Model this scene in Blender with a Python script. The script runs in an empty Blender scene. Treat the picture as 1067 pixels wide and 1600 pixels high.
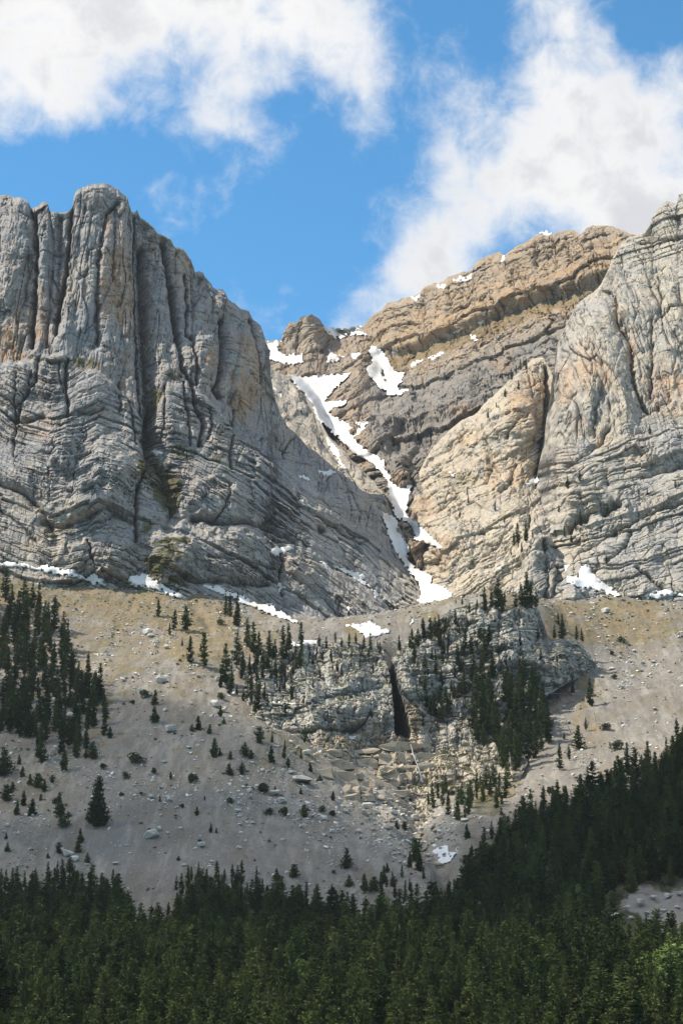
import bpy, math, random
import numpy as np
from mathutils import Vector, Euler
from mathutils.bvhtree import BVHTree

scene = bpy.context.scene
col = scene.collection
random.seed(7)
RNG = np.random.default_rng(11)

# ------------------------------------------------------------------ camera
PITCH = math.radians(15.0)
VFOV = math.radians(30.0)
cam_data = bpy.data.cameras.new('camera')
cam_data.sensor_fit = 'VERTICAL'
cam_data.angle = VFOV
cam_data.clip_start = 1.0
cam_data.clip_end = 20000.0
cam = bpy.data.objects.new('camera', cam_data)
cam.location = (0, 0, 0)
cam.rotation_euler = (math.pi / 2 + PITCH, 0, 0)
col.objects.link(cam)
scene.camera = cam

# ------------------------------------------------------------------ light
SUN_AZ = math.radians(-91.0)     # measured from +Y towards +X
SUN_EL = math.radians(51.0)
TO_SUN = Vector((math.sin(SUN_AZ) * math.cos(SUN_EL), math.cos(SUN_AZ) * math.cos(SUN_EL), math.sin(SUN_EL)))
sun_data = bpy.data.lights.new('sun', 'SUN')
sun_data.energy = 5.0
sun_data.angle = math.radians(0.53)
sun_data.color = (1.0, 0.91, 0.77)
sun = bpy.data.objects.new('sun', sun_data)
sun.rotation_euler = TO_SUN.to_track_quat('Z', 'Y').to_euler()
sun.location = (-300, 200, 900)
col.objects.link(sun)

scene.view_settings.view_transform = 'Standard'
scene.view_settings.look = 'None'
scene.view_settings.gamma = 1.0
scene.view_settings.use_curve_mapping = False
scene.view_settings.exposure = 0.5
scene.cycles.max_bounces = 4
scene.cycles.diffuse_bounces = 1
scene.cycles.volume_bounces = 0
scene.cycles.use_denoising = True


# ------------------------------------------------------------------ node helpers
class NT:
    def __init__(self, tree):
        self.t = tree
        self.n = tree.nodes
        self.l = tree.links

    def node(self, typ, **kw):
        nd = self.n.new(typ)
        for k, v in kw.items():
            setattr(nd, k, v)
        return nd

    def link(self, a, b):
        self.l.new(a, b)

    def setin(self, sock, v):
        if isinstance(v, bpy.types.NodeSocket):
            self.l.new(v, sock)
        else:
            sock.default_value = v

    def math(self, op, a, b=None, c=None, clamp=False):
        nd = self.node('ShaderNodeMath', operation=op)
        nd.use_clamp = clamp
        self.setin(nd.inputs[0], a)
        if b is not None:
            self.setin(nd.inputs[1], b)
        if c is not None:
            self.setin(nd.inputs[2], c)
        return nd.outputs[0]

    def vmath(self, op, a, b=None):
        nd = self.node('ShaderNodeVectorMath', operation=op)
        self.setin(nd.inputs[0], a)
        if b is not None:
            self.setin(nd.inputs[1], b)
        return nd.outputs['Value'] if op in ('DISTANCE', 'LENGTH', 'DOT_PRODUCT') else nd.outputs[0]

    def noise(self, vec, scale, detail=4, rough=0.55, dist=0.0):
        nd = self.node('ShaderNodeTexNoise')
        self.link(vec, nd.inputs['Vector'])
        nd.inputs['Scale'].default_value = scale
        nd.inputs['Detail'].default_value = detail
        nd.inputs['Roughness'].default_value = rough
        nd.inputs['Distortion'].default_value = dist
        return nd.outputs['Fac']

    def ramp(self, fac, lo, hi, a=0.0, b=1.0):
        nd = self.node('ShaderNodeMapRange', interpolation_type='SMOOTHSTEP')
        self.setin(nd.inputs['Value'], fac)
        nd.inputs['From Min'].default_value = lo
        nd.inputs['From Max'].default_value = hi
        nd.inputs['To Min'].default_value = a
        nd.inputs['To Max'].default_value = b
        return nd.outputs[0]

    def mix(self, fac, a, b, blend='MIX'):
        nd = self.node('ShaderNodeMix', data_type='RGBA', blend_type=blend)
        self.setin(nd.inputs[0], fac)
        for s, v in ((nd.inputs[6], a), (nd.inputs[7], b)):
            if isinstance(v, tuple):
                v = (*v[:3], 1.0)
            self.setin(s, v)
        return nd.outputs[2]

    def attr(self, name):
        return self.node('ShaderNodeAttribute', attribute_name=name).outputs['Fac']

    def vscale(self, vec, s):
        nd = self.node('ShaderNodeVectorMath', operation='MULTIPLY')
        self.link(vec, nd.inputs[0])
        nd.inputs[1].default_value = s
        return nd.outputs[0]


def new_mat(name):
    m = bpy.data.materials.new(name)
    m.use_nodes = True
    nt = NT(m.node_tree)
    bsdf = m.node_tree.nodes['Principled BSDF']
    return m, nt, bsdf


# ------------------------------------------------------------------ world: sky with broken cumulus
def build_world():
    w = bpy.data.worlds.new('World')
    scene.world = w
    w.use_nodes = True
    nt = NT(w.node_tree)
    bg = w.node_tree.nodes['Background']
    sky = nt.node('ShaderNodeTexSky', sky_type='NISHITA')
    sky.sun_disc = False
    sky.sun_elevation = SUN_EL
    sky.sun_rotation = SUN_AZ
    sky.altitude = 1500
    sky.air_density = 1.0
    sky.dust_density = 0.3
    sky.ozone_density = 3.0
    tc = nt.node('ShaderNodeTexCoord')
    d = nt.vmath('NORMALIZE', tc.outputs['Generated'])
    sep = nt.node('ShaderNodeSeparateXYZ')
    nt.link(d, sep.inputs[0])
    az = nt.math('ARCTAN2', sep.outputs[0], sep.outputs[1])
    el = nt.math('ARCSINE', sep.outputs[2])
    comb = nt.node('ShaderNodeCombineXYZ')
    nt.link(az, comb.inputs[0])
    nt.link(el, comb.inputs[1])
    ae = comb.outputs[0]
    # clouds, as (azimuth, elevation, half widths, tilt, strength): the banks in view plus others all round
    Fp = 800 / math.tan(VFOV / 2)

    def dirpx(px, py):
        a = (px - 533.5) / Fp
        b = (800 - py) / Fp
        y = math.cos(PITCH) - b * math.sin(PITCH)
        z = math.sin(PITCH) + b * math.cos(PITCH)
        return math.atan2(a, y), math.atan2(z, math.hypot(a, y))
    banks = []
    for (px, py, rx, ry, rot, amp) in CLOUD_BANKS:
        a, e = dirpx(px, py)
        banks.append((a, e, rx / Fp, ry / Fp, rot, amp))
    crn = random.Random(3)
    for k in range(30):
        a = crn.uniform(-math.pi, math.pi)
        e = crn.uniform(0.12, 1.2)
        if abs(a) < 0.34 and e < 0.62:
            continue
        s = crn.uniform(0.2, 0.38)
        banks.append((a, e, s * 1.5 / math.cos(e), s * 0.8, crn.uniform(-0.4, 0.4), crn.uniform(0.7, 1.1)))
    cov = None
    for (a, e, rx, ry, rot, amp) in banks:
        mp = nt.node('ShaderNodeMapping', vector_type='TEXTURE')
        nt.link(ae, mp.inputs['Vector'])
        mp.inputs['Location'].default_value = (a, e, 0)
        mp.inputs['Rotation'].default_value = (0, 0, rot)
        mp.inputs['Scale'].default_value = (rx, ry, 1)
        r = nt.vmath('LENGTH', mp.outputs[0])
        v = nt.ramp(r, 0.0, 1.25, amp, 0.0)
        cov = v if cov is None else nt.math('ADD', cov, v)
    cov = nt.math('MINIMUM', cov, 1.3)
    n1 = nt.noise(d, 15.0, 3, 0.56, 0.3)
    n2 = nt.noise(d, 48.0, 6, 0.66, 0.3)
    n3 = nt.noise(d, 7.0, 2, 0.5, 0.0)
    nn = nt.math('MULTIPLY_ADD', n2, 0.58, nt.math('MULTIPLY_ADD', n1, 1.0, nt.math('MULTIPLY', n3, 0.35)))
    dens = nt.math('ADD', cov, nt.math('MULTIPLY', nt.math('SUBTRACT', nn, 0.95), 2.3))
    mask = nt.ramp(dens, 0.05, 1.12)
    mask = nt.math('POWER', mask, 0.9)
    thick = nt.ramp(dens, 0.6, 1.5)
    shade = nt.math('MULTIPLY', thick, nt.ramp(nt.math('MULTIPLY_ADD', n2, 0.5, n1), 0.65, 0.95))
    ccol = nt.mix(shade, CLOUD_LIT, CLOUD_SHADE)
    skyc = nt.mix(1.0, sky.outputs[0], SKY_TINT, 'MULTIPLY')
    outc = nt.mix(mask, skyc, ccol)
    nt.link(outc, bg.inputs['Color'])
    w.cycles.sampling_method = 'MANUAL'
    w.cycles.sample_map_resolution = 512
    bg.inputs['Strength'].default_value = 0.13


# (px, py) of bank centres in the photograph, half sizes in px, tilt, strength
CLOUD_BANKS = [
    (40, 30, 300, 170, 0.0, 1.0), (300, -10, 340, 120, 0.0, 0.95), (480, 50, 200, 130, -0.2, 0.6),
    (60, 160, 170, 100, 0.1, 0.6), (560, 120, 90, 110, 0.0, 0.34), (330, 150, 150, 80, 0.2, 0.36), (400, 110, 180, 70, .1, .3),
    (880, 30, 110, 160, 0.1, 0.8), (850, -60, 120, 120, 0, .8), (1010, 50, 70, 50, 0, -.35), (840, 190, 190, 160, 0.0, 0.7), (980, 270, 260, 150, 0.0, 0.82),
    (1050, 150, 120, 80, 0.2, 0.5), (780, 330, 170, 90, 0.4, 0.42), (690, 410, 150, 80, 0.6, 0.44),
    (600, 460, 120, 60, 0.5, 0.42), (1000, 350, 200, 90, 0, 0.6), (640, 90, 70, 160, 0, -.35), (480, 300, 200, 90, .2, -.25), (380, 410, 160, 110, 0, -.4),
]
CLOUD_LIT = (5.3, 5.25, 5.2)
CLOUD_SHADE = (3.9, 3.95, 4.15)
SKY_TINT = (0.47, 1.04, 1.16)
build_world()

# ------------------------------------------------------------------ projection helpers (plan the place from estimated distances)
FP = 800 / math.tan(VFOV / 2)
CP, SP = math.cos(PITCH), math.sin(PITCH)


def rayv(px, py):
    a = (np.asarray(px, float) - 533.5) / FP
    b = (800 - np.asarray(py, float)) / FP
    return a, CP - b * SP, SP + b * CP


def place(px, py, Y):
    x, y, z = rayv(px, py)
    k = np.asarray(Y, float) / y
    return np.stack(np.broadcast_arrays(x * k, y * k, z * k), -1)


def topx(X, Y, Z):
    f = Y * CP + Z * SP
    u = -Y * SP + Z * CP
    return X / f * FP + 533.5, 800 - u / f * FP


# ------------------------------------------------------------------ noise
def _h2(ix, iy, seed):
    h = (ix.astype(np.uint32) * np.uint32(374761393)) + (iy.astype(np.uint32) * np.uint32(668265263)) + np.uint32((seed * 2654435761 + 12345) & 0xffffffff)
    h = (h ^ (h >> np.uint32(13))) * np.uint32(1274126177)
    h = (h ^ (h >> np.uint32(15))) * np.uint32(2246822519)
    return h ^ (h >> np.uint32(16))


def rnd2(ix, iy, seed):
    return _h2(ix, iy, seed).astype(np.float32) / np.float32(4294967296.0)


_ang = np.arange(64) / 64 * 2 * np.pi
_GX, _GY = np.cos(_ang).astype(np.float32), np.sin(_ang).astype(np.float32)


def pn(x, y, seed=0):
    x = np.asarray(x, np.float32)
    y = np.asarray(y, np.float32)
    xi = np.floor(x)
    yi = np.floor(y)
    fx, fy = x - xi, y - yi
    xi = xi.astype(np.int64)
    yi = yi.astype(np.int64)
    u = fx * fx * fx * (fx * (fx * 6 - 15) + 10)
    v = fy * fy * fy * (fy * (fy * 6 - 15) + 10)

    def g(dx, dy):
        k = _h2(xi + dx, yi + dy, seed) & np.uint32(63)
        return _GX[k] * (fx - dx) + _GY[k] * (fy - dy)
    a = g(0, 0) * (1 - u) + g(1, 0) * u
    b = g(0, 1) * (1 - u) + g(1, 1) * u
    return (a * (1 - v) + b * v) * 1.5


def fbm(x, y, o=4, seed=0, gain=0.5, lac=2.03):
    s = 0
    a = 1.0
    for k in range(o):
        s = s + a * pn(x, y, seed + 17 * k)
        x = x * lac + 3.1
        y = y * lac - 1.7
        a *= gain
    return s


def ridged(x, y, o=4, seed=0, gain=0.5):
    s = 0
    a = 1.0
    for k in range(o):
        s = s + a * (1 - 2 * np.abs(pn(x, y, seed + 17 * k)))
        x = x * 2.07 + 1.3
        y = y * 2.07 + 7.7
        a *= gain
    return s


def blocks(x, y, seed=0, tilt=0.9):
    """fractured rock: a smooth swell broken into flat facets, one per Voronoi cell; returns relief and joint depth"""
    x = np.asarray(x, np.float32)
    y = np.asarray(y, np.float32)
    xi = np.floor(x).astype(np.int64)
    yi = np.floor(y).astype(np.int64)
    f1 = np.full(x.shape, 9.0, np.float32)
    f2 = np.full(x.shape, 9.0, np.float32)
    mx = np.zeros(x.shape, np.float32)
    my = np.zeros(x.shape, np.float32)
    for dy in (-1, 0, 1):
        for dx in (-1, 0, 1):
            cx, cy = xi + dx, yi + dy
            jx = cx + np.float32(0.08) + np.float32(0.84) * rnd2(cx, cy, seed)
            jy = cy + np.float32(0.08) + np.float32(0.84) * rnd2(cx, cy, seed + 1)
            d = (x - jx) ** 2 + (y - jy) ** 2
            near = d < f1
            f2 = np.where(near, f1, np.minimum(f2, d))
            mx = np.where(near, jx, mx)
            my = np.where(near, jy, my)
            f1 = np.where(near, d, f1)
    k = 0.42
    h = 0.25
    n0 = pn(mx * k, my * k, seed + 7)
    gx = (pn((mx + h) * k, my * k, seed + 7) - n0) / h
    gy = (pn(mx * k, (my + h) * k, seed + 7) - n0) / h
    o = rnd2(np.round(mx * 977).astype(np.int64), np.round(my * 977).astype(np.int64), seed + 2) * 2 - 1
    val = 1.5 * (n0 + 1.15 * (gx * (x - mx) + gy * (y - my))) + 0.16 * tilt * o
    e = np.sqrt(f2) - np.sqrt(f1)
    joint = np.exp(-e / 0.05)
    return val, joint


def cracks(x, y, seed, w=0.05):
    """thin open cracks along the zero lines of a noise"""
    n = pn(x + 0.5 * pn(x * 2.3, y * 2.3, seed + 3), y + 0.5 * pn(x * 2.3, y * 2.3, seed + 4), seed)
    m = sstep(-0.1, 0.25, pn(x * 0.6, y * 0.6, seed + 8))
    return np.exp(-np.abs(n) / w) * m


def sstep(a, b, x):
    t = np.clip((x - a) / (b - a), 0, 1)
    return t * t * (3 - 2 * t)


def beds(s, h, seed):
    t = s / h
    t = t + 0.55 * pn(t * 0.9, t * 0 + 0.5, seed + 5)
    i = np.floor(t)
    f = (t - i).astype(np.float32)
    i = i.astype(np.int64)
    r0 = rnd2(i, i * 0 + 3, seed)
    r1 = rnd2(i + 1, i * 0 + 3, seed)
    v = r0 + (r1 - r0) * sstep(0.88, 1.0, f)
    return v * 2 - 1, np.exp(-((f - 0.93) / 0.06) ** 2)


def polydist(px, py, poly):
    d = np.full(np.shape(px), 1e9, np.float32)
    for (x0, y0), (x1, y1) in zip(poly[:-1], poly[1:]):
        vx, vy = x1 - x0, y1 - y0
        L = vx * vx + vy * vy + 1e-9
        t = np.clip(((px - x0) * vx + (py - y0) * vy) / L, 0, 1)
        d = np.minimum(d, np.hypot(px - x0 - t * vx, py - y0 - t * vy))
    return d


def inpoly(px, py, poly):
    px = np.asarray(px, float)
    py = np.asarray(py, float)
    c = np.zeros(px.shape, bool)
    n = len(poly)
    j = n - 1
    for i in range(n):
        xi, yi = poly[i]
        xj, yj = poly[j]
        hit = ((yi > py) != (yj > py)) & (px < (xj - xi) * (py - yi) / (yj - yi + 1e-12) + xi)
        c ^= hit
        j = i
    return c


def sdpoly(px, py, poly):
    d = polydist(px, py, list(poly) + [poly[0]])
    return np.where(inpoly(px, py, poly), d, -d)


def rbf_fit(pts, vals, sc=100.0):
    P = np.asarray(pts, float) / sc
    n = len(P)
    D = np.hypot(P[:, None, 0] - P[None, :, 0], P[:, None, 1] - P[None, :, 1])
    K = np.where(D > 0, D * D * np.log(D + 1e-12), 0) + np.eye(n) * 1e-3
    A = np.zeros((n + 3, n + 3))
    A[:n, :n] = K
    A[:n, n] = 1
    A[:n, n + 1:] = P
    A[n, :n] = 1
    A[n + 1:, :n] = P.T
    b = np.zeros(n + 3)
    b[:n] = vals
    w = np.linalg.solve(A, b)

    def ev(x, y):
        x = np.asarray(x, float) / sc
        y = np.asarray(y, float) / sc
        r = w[n] + w[n + 1] * x + w[n + 2] * y
        for i in range(n):
            d2 = (x - P[i, 0]) ** 2 + (y - P[i, 1]) ** 2
            r = r + w[i] * 0.5 * d2 * np.log(d2 + 1e-12)
        return r
    return ev


# ------------------------------------------------------------------ mesh helpers
def mesh_from(name, V, Fa, smooth=True):
    me = bpy.data.meshes.new(name)
    V = np.ascontiguousarray(np.asarray(V, np.float32).reshape(-1, 3))
    Fa = np.ascontiguousarray(np.asarray(Fa, np.int32))
    k = Fa.shape[1]
    me.vertices.add(len(V))
    me.vertices.foreach_set('co', V.ravel())
    me.loops.add(Fa.size)
    me.loops.foreach_set('vertex_index', Fa.ravel())
    me.polygons.add(len(Fa))
    me.polygons.foreach_set('loop_start', np.arange(len(Fa), dtype=np.int32) * k)
    me.polygons.foreach_set('use_smooth', np.full(len(Fa), smooth, dtype=bool))
    me.update(calc_edges=True)
    return me


def add_attr(me, name, arr):
    a = me.attributes.new(name, 'FLOAT', 'POINT')
    a.data.foreach_set('value', np.ascontiguousarray(np.asarray(arr, np.float32).ravel()))


def grid_faces(r, c, flip=False):
    i = np.arange(r * c).reshape(r, c)
    q = np.stack([i[:-1, :-1], i[:-1, 1:], i[1:, 1:], i[1:, :-1]], -1).reshape(-1, 4)
    return q[:, ::-1] if flip else q


def grid_normals(V):
    du = np.gradient(V, axis=1)
    dv = np.gradient(V, axis=0)
    n = np.cross(du, dv)
    n /= np.linalg.norm(n, axis=-1, keepdims=True) + 1e-9
    return n


def link(name, me, mat=None, parent=None):
    o = bpy.data.objects.new(name, me)
    if mat is not None and me is not None and not me.materials:
        me.materials.append(mat)
    col.objects.link(o)
    if parent is not None:
        o.parent = parent
    return o


def tag(o, label=None, cat=None, group=None, kind=None):
    if label:
        o['label'] = label
    if cat:
        o['category'] = cat
    if group:
        o['group'] = group
    if kind:
        o['kind'] = kind
    return o


SURF = {}      # name -> (verts, quads) for ray casting


# ------------------------------------------------------------------ rock material
def rock_mat(name, grey, warm, ochre, dark, veg, along_beds=False, fine=0.75, bump=0.6):
    m, nt, bsdf = new_mat(name)
    geo = nt.node('ShaderNodeNewGeometry')
    pos = geo.outputs['Position']
    big = nt.noise(pos, 0.03, 2, 0.6)
    mid = nt.noise(pos, 0.11, 4, 0.62)
    fin = nt.noise(pos, 0.7, 4, 0.72)
    vstreak = nt.noise(nt.vscale(pos, (1.0, 1.0, 0.09)), 0.42, 3, 0.6)
    vfine = nt.noise(nt.vscale(pos, (1.0, 1.0, 0.14)), 1.3, 3, 0.6)
    wf = nt.math('ADD', nt.attr('warm'), nt.math('MULTIPLY', nt.math('SUBTRACT', mid, 0.5), 2.6), clamp=True)
    c = nt.mix(wf, grey, warm)
    sp = nt.node('ShaderNodeSeparateXYZ')
    nt.link(pos, sp.inputs[0])
    cb = nt.node('ShaderNodeCombineXYZ')
    nt.link(nt.math('MULTIPLY', sp.outputs[0], .05), cb.inputs[0])
    nt.link(nt.math('MULTIPLY', sp.outputs[1], .05), cb.inputs[1])
    nt.link(nt.math('MULTIPLY', nt.attr('bed'), .62), cb.inputs[2])
    band = nt.noise(cb.outputs[0], 1.0, 3, .75)
    ofn = band if along_beds else nt.math('ADD', nt.math('MULTIPLY', vstreak, 0.6), nt.math('MULTIPLY', big, 0.4))
    of = nt.math('MULTIPLY', nt.attr('ochre'), nt.ramp(ofn, 0.38, 0.62), clamp=True)
    c = nt.mix(of, c, ochre)
    sv = band if along_beds else vstreak
    df = nt.math('MULTIPLY', nt.ramp(nt.math('ADD', nt.math('MULTIPLY', vfine, 0.3 if along_beds else 0.5), nt.math('MULTIPLY', sv, 0.7 if along_beds else 0.5)), 0.50, 0.68), nt.attr('streak'), clamp=True)
    c = nt.mix(df, c, dark)
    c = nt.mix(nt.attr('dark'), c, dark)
    # bedding: bands of slightly different limestone following the beds
    bw = nt.attr('bw')
    c = nt.mix(nt.math('MULTIPLY', nt.ramp(band, .52, .64), bw), c, nt.mix(.55, c, dark))
    c = nt.mix(nt.math('MULTIPLY', nt.ramp(band, .46, .36), nt.math('MULTIPLY', bw, .8)), c, nt.mix(.5, c, tuple(min(.62, 1.5 * q) for q in warm)))
    # pale weathered flecks
    lf = nt.ramp(fin, 0.35, 0.75, 1.0 - fine * 0.35, 1.0 + fine * 0.35)
    mixn = nt.node('ShaderNodeMix', data_type='RGBA', blend_type='MULTIPLY')
    mixn.inputs[0].default_value = 1.0
    nt.link(c, mixn.inputs[6])
    comb = nt.node('ShaderNodeCombineXYZ')
    for k in range(3):
        nt.link(lf, comb.inputs[k])
    nt.link(comb.outputs[0], mixn.inputs[7])
    c = mixn.outputs[2]
    vn = nt.noise(pos, 0.35, 4, 0.7)
    vf = nt.ramp(nt.math('ADD', nt.attr('veg'), nt.math('MULTIPLY', nt.math('SUBTRACT', vn, 0.5), 1.2)), 0.42, 0.66)
    vcol = nt.mix(fin, veg, (veg[0] * 0.55, veg[1] * 0.6, veg[2] * 0.6))
    c = nt.mix(vf, c, vcol)
    nt.link(c, bsdf.inputs['Base Color'])
    bsdf.inputs['Roughness'].default_value = 0.92
    bsdf.inputs['Specular IOR Level'].default_value = 0.15
    h = nt.math('ADD', nt.math('MULTIPLY', fin, 1.0), nt.math('MULTIPLY', band if along_beds else vfine, 0.6))
    bp = nt.node('ShaderNodeBump')
    bp.inputs['Strength'].default_value = bump
    bp.inputs['Distance'].default_value = 0.45
    nt.link(h, bp.inputs['Height'])
    nt.link(bp.outputs[0], bsdf.inputs['Normal'])
    return m


MAT_LEFT = rock_mat('limestone_grey', (0.262, 0.268, 0.276), (0.37, 0.338, 0.29), (0.40, 0.25, 0.145), (0.09, 0.09, 0.09), (0.115, 0.10, 0.045))
MAT_BACK = rock_mat('shale_brown', (0.21, 0.196, 0.178), (0.325, 0.25, 0.175), (0.40, 0.25, 0.125), (0.095, 0.085, 0.078), (0.23, 0.165, 0.085), True)
MAT_RIGHT = rock_mat('limestone_pale', (0.31, 0.305, 0.295), (0.42, 0.37, 0.295), (0.43, 0.285, 0.175), (0.11, 0.11, 0.115), (0.17, 0.145, 0.07))
MAT_SLAB = rock_mat('limestone_buff', (0.36, 0.34, 0.305), (0.47, 0.40, 0.305), (0.42, 0.27, 0.15), (0.15, 0.135, 0.12), (0.20, 0.165, 0.085))
MAT_CRAG = rock_mat('limestone_crag', (0.37, 0.362, 0.345), (0.47, 0.415, 0.33), (0.40, 0.28, 0.17), (0.085, 0.083, 0.078), (0.07, 0.072, 0.035))


# ------------------------------------------------------------------ relief layers
def carve(px, py, items, wob=2.0, seed=0):
    """sum of grooves (+depth) along polylines given as (points, width px, depth m)"""
    qx = px + wob * pn(px / 14, py / 14, seed) + 0.6 * wob * pn(px / 5, py / 5, seed + 1)
    qy = py + wob * pn(px / 14, py / 14, seed + 2)
    d = np.zeros(np.shape(px), np.float32)
    for poly, w, dep in items:
        xs = [p[0] for p in poly]
        ys = [p[1] for p in poly]
        m = (px > min(xs) - 4 * w) & (px < max(xs) + 4 * w) & (py > min(ys) - 4 * w) & (py < max(ys) + 4 * w)
        if not m.any():
            continue
        r = polydist(qx[m], qy[m], poly) / w
        d[m] += 1.1 * dep * np.exp(-(r * 1.25) ** 1.15)
    return d


def bumps(px, py, items):
    """angular swellings of the face"""
    qx = px + 9 * fbm(px / 26, py / 26, 3, 901, .6)
    qy = py + 9 * fbm(px / 26, py / 26, 3, 902, .6)
    d = np.zeros(np.shape(px), np.float32)
    for (x, y, rx, ry, amp) in items:
        ax, ay = np.abs(qx - x) / rx, np.abs(qy - y) / ry
        r = np.maximum(np.maximum(ax, ay), (ax + ay) * 0.72)
        d += 0.85 * amp * np.clip((1 - r) / 0.55, 0, 1)
    return d


def build_layer(name, mat, top, bot, ctrl, detail, step=1.5, x0=-320, x1=1390, top_noise=3.0, seed=0, back=True, backlen=120):
    fine = np.arange(max(x0, -40), min(x1, 1107) + 0.01, step)
    coarse_l = np.arange(x0, max(x0, -40), 6.0)
    coarse_r = np.arange(min(x1, 1107) + 6, x1 + 0.01, 6.0)
    pxs = np.concatenate([coarse_l, fine, coarse_r])
    tx, ty = zip(*top)
    bx, by = zip(*bot)
    topy = np.interp(pxs, tx, ty) + top_noise * (fbm(pxs / 17, pxs * 0 + seed, 4, seed, 0.6))
    boty = np.interp(pxs, bx, by)
    boty = np.maximum(boty, topy + 4)
    n = int(np.ceil(np.max(boty - topy) / step))
    v = np.linspace(0, 1, n)[:, None]
    PX = np.broadcast_to(pxs[None, :], (n, len(pxs))).copy()
    PY = boty[None, :] + (topy - boty)[None, :] * v
    c = np.array(ctrl, float)
    ev = rbf_fit(c[:, :2], c[:, 2])
    Y = ev(PX, PY)
    B = place(PX, PY, Y)
    N = grid_normals(B)
    N = N * np.where(N[..., 1:2] > 0, -1, 1)
    disp, attrs = detail(PX, PY, B[..., 0], B[..., 2])
    # round the crest over a little
    crest = np.clip(1 - (PY - topy[None, :]) / 14.0, 0, 1)
    disp = disp - crest ** 2 * 5.0
    fade = np.clip((PY - topy[None, :]) / 10.0, 0.25, 1)
    R = -B / np.linalg.norm(B, axis=-1, keepdims=True)
    Dn = .3 * N + .7 * R
    Dn /= np.linalg.norm(Dn, axis=-1, keepdims=True)
    V = B + Dn * (disp * fade)[..., None]
    # keep crest height from dropping
    full = V
    if back:
        rows = []
        T = V[-1]
        for k in range(1, 15):
            t = k / 14
            off = backlen * t ** 1.6
            dz = -0.10 * backlen * t - 0.55 * backlen * t ** 2.2 + 1.6 * fbm(T[:, 0] / 9, T[:, 0] * 0 + k * 0.7, 3, seed + 77)
            R = T.copy()
            R[:, 1] += off
            R[:, 0] *= 1 + off / np.maximum(T[:, 1], 1)
            R[:, 2] += np.minimum(dz, 0.0)
            rows.append(R)
        full = np.concatenate([V, np.stack(rows)], 0)
    r, cc = full.shape[:2]
    faces = grid_faces(r, cc)
    me = mesh_from(name, full, faces, False)
    nrm = grid_normals(V)
    nrm = nrm * np.where(nrm[..., 1:2] > 0, -1, 1)
    attrs = attrs(nrm) if callable(attrs) else attrs
    for k in ('warm', 'ochre', 'streak', 'dark', 'veg', 'bed', 'bw'):
        a = np.asarray(attrs.get(k, 0.0), np.float32) * np.ones(PX.shape, np.float32)
        if back:
            a = np.concatenate([a, np.repeat(a[-1:], 14, 0)], 0)
        add_attr(me, k, a)
    o = link(name, me, mat)
    tag(o, kind='structure')
    SURF[name] = (full.reshape(-1, 3), faces)
    return o


def blob(px, py, items, seed=0):
    """soft irregular patches: (x, y, rx, ry, strength)"""
    qx = px + 10 * fbm(px / 30, py / 30, 3, seed)
    qy = py + 10 * fbm(px / 30, py / 30, 3, seed + 9)
    a = np.zeros(np.shape(px), np.float32)
    for (x, y, rx, ry, s) in items:
        r = np.hypot((qx - x) / rx, (qy - y) / ry)
        a = np.maximum(a, s * sstep(1.25, 0.5, r))
    return a
# ================================================================== LEFT MASSIF
LEFT_TOP = [(-320, 318), (-200, 300), (-120, 322), (-40, 308), (0, 303), (14, 306), (34, 308), (44, 314), (48, 324), (60, 322), (68, 313), (75, 317), (79, 332), (90, 330), (104, 330), (113, 326),
            (117, 305), (123, 294), (145, 288), (165, 286), (185, 294), (200, 308), (206, 330), (210, 333), (215, 326), (220, 338), (234, 346), (246, 360), (256, 366), (268, 372), (274, 384), (288, 388), (300, 404),
            (306, 424), (318, 424), (328, 440), (334, 450), (348, 452), (362, 472), (372, 478), (390, 484), (396, 498), (408, 508), (414, 528), (418, 552), (424, 590), (432, 625),
            (440, 648), (455, 668), (480, 692), (520, 728), (556, 760), (590, 795), (612, 838), (640, 890), (665, 934), (700, 965), (760, 1000)]
LEFT_BOT = [(-320, 960), (0, 940), (150, 970), (300, 985), (430, 1015), (540, 1030), (640, 1030), (760, 1040)]
LEFT_CTRL = [(-300, 310, 1000), (-300, 600, 930), (-300, 900, 852), (0, 305, 985), (150, 290, 975), (260, 365, 985), (400, 500, 1015),
             (0, 560, 925), (100, 560, 920), (230, 600, 928), (330, 600, 945), (400, 600, 982), (430, 640, 1015),
             (0, 700, 893), (130, 700, 884), (250, 720, 903), (400, 720, 938), (480, 700, 1005),
             (0, 820, 866), (130, 800, 860), (260, 830, 870), (400, 830, 897), (520, 800, 950), (590, 800, 1000),
             (0, 900, 848), (150, 905, 850), (260, 920, 850), (400, 960, 860), (500, 900, 898), (640, 900, 955), (665, 940, 925), (560, 960, 882),
             (540, 1010, 855), (700, 1000, 900)]
LEDGE = [(-320, 570), (0, 568), (60, 560), (100, 554), (125, 575), (165, 592), (190, 612), (215, 645), (235, 665), (262, 598), (300, 600), (340, 640), (380, 692), (420, 716), (450, 735), (560, 820), (760, 1000)]
BEDLINE = [(-320, -60), (0, 0), (80, 30), (110, 24), (150, 6), (215, 36), (300, 62), (400, 112), (500, 175), (600, 245), (660, 295), (760, 370)]

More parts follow.
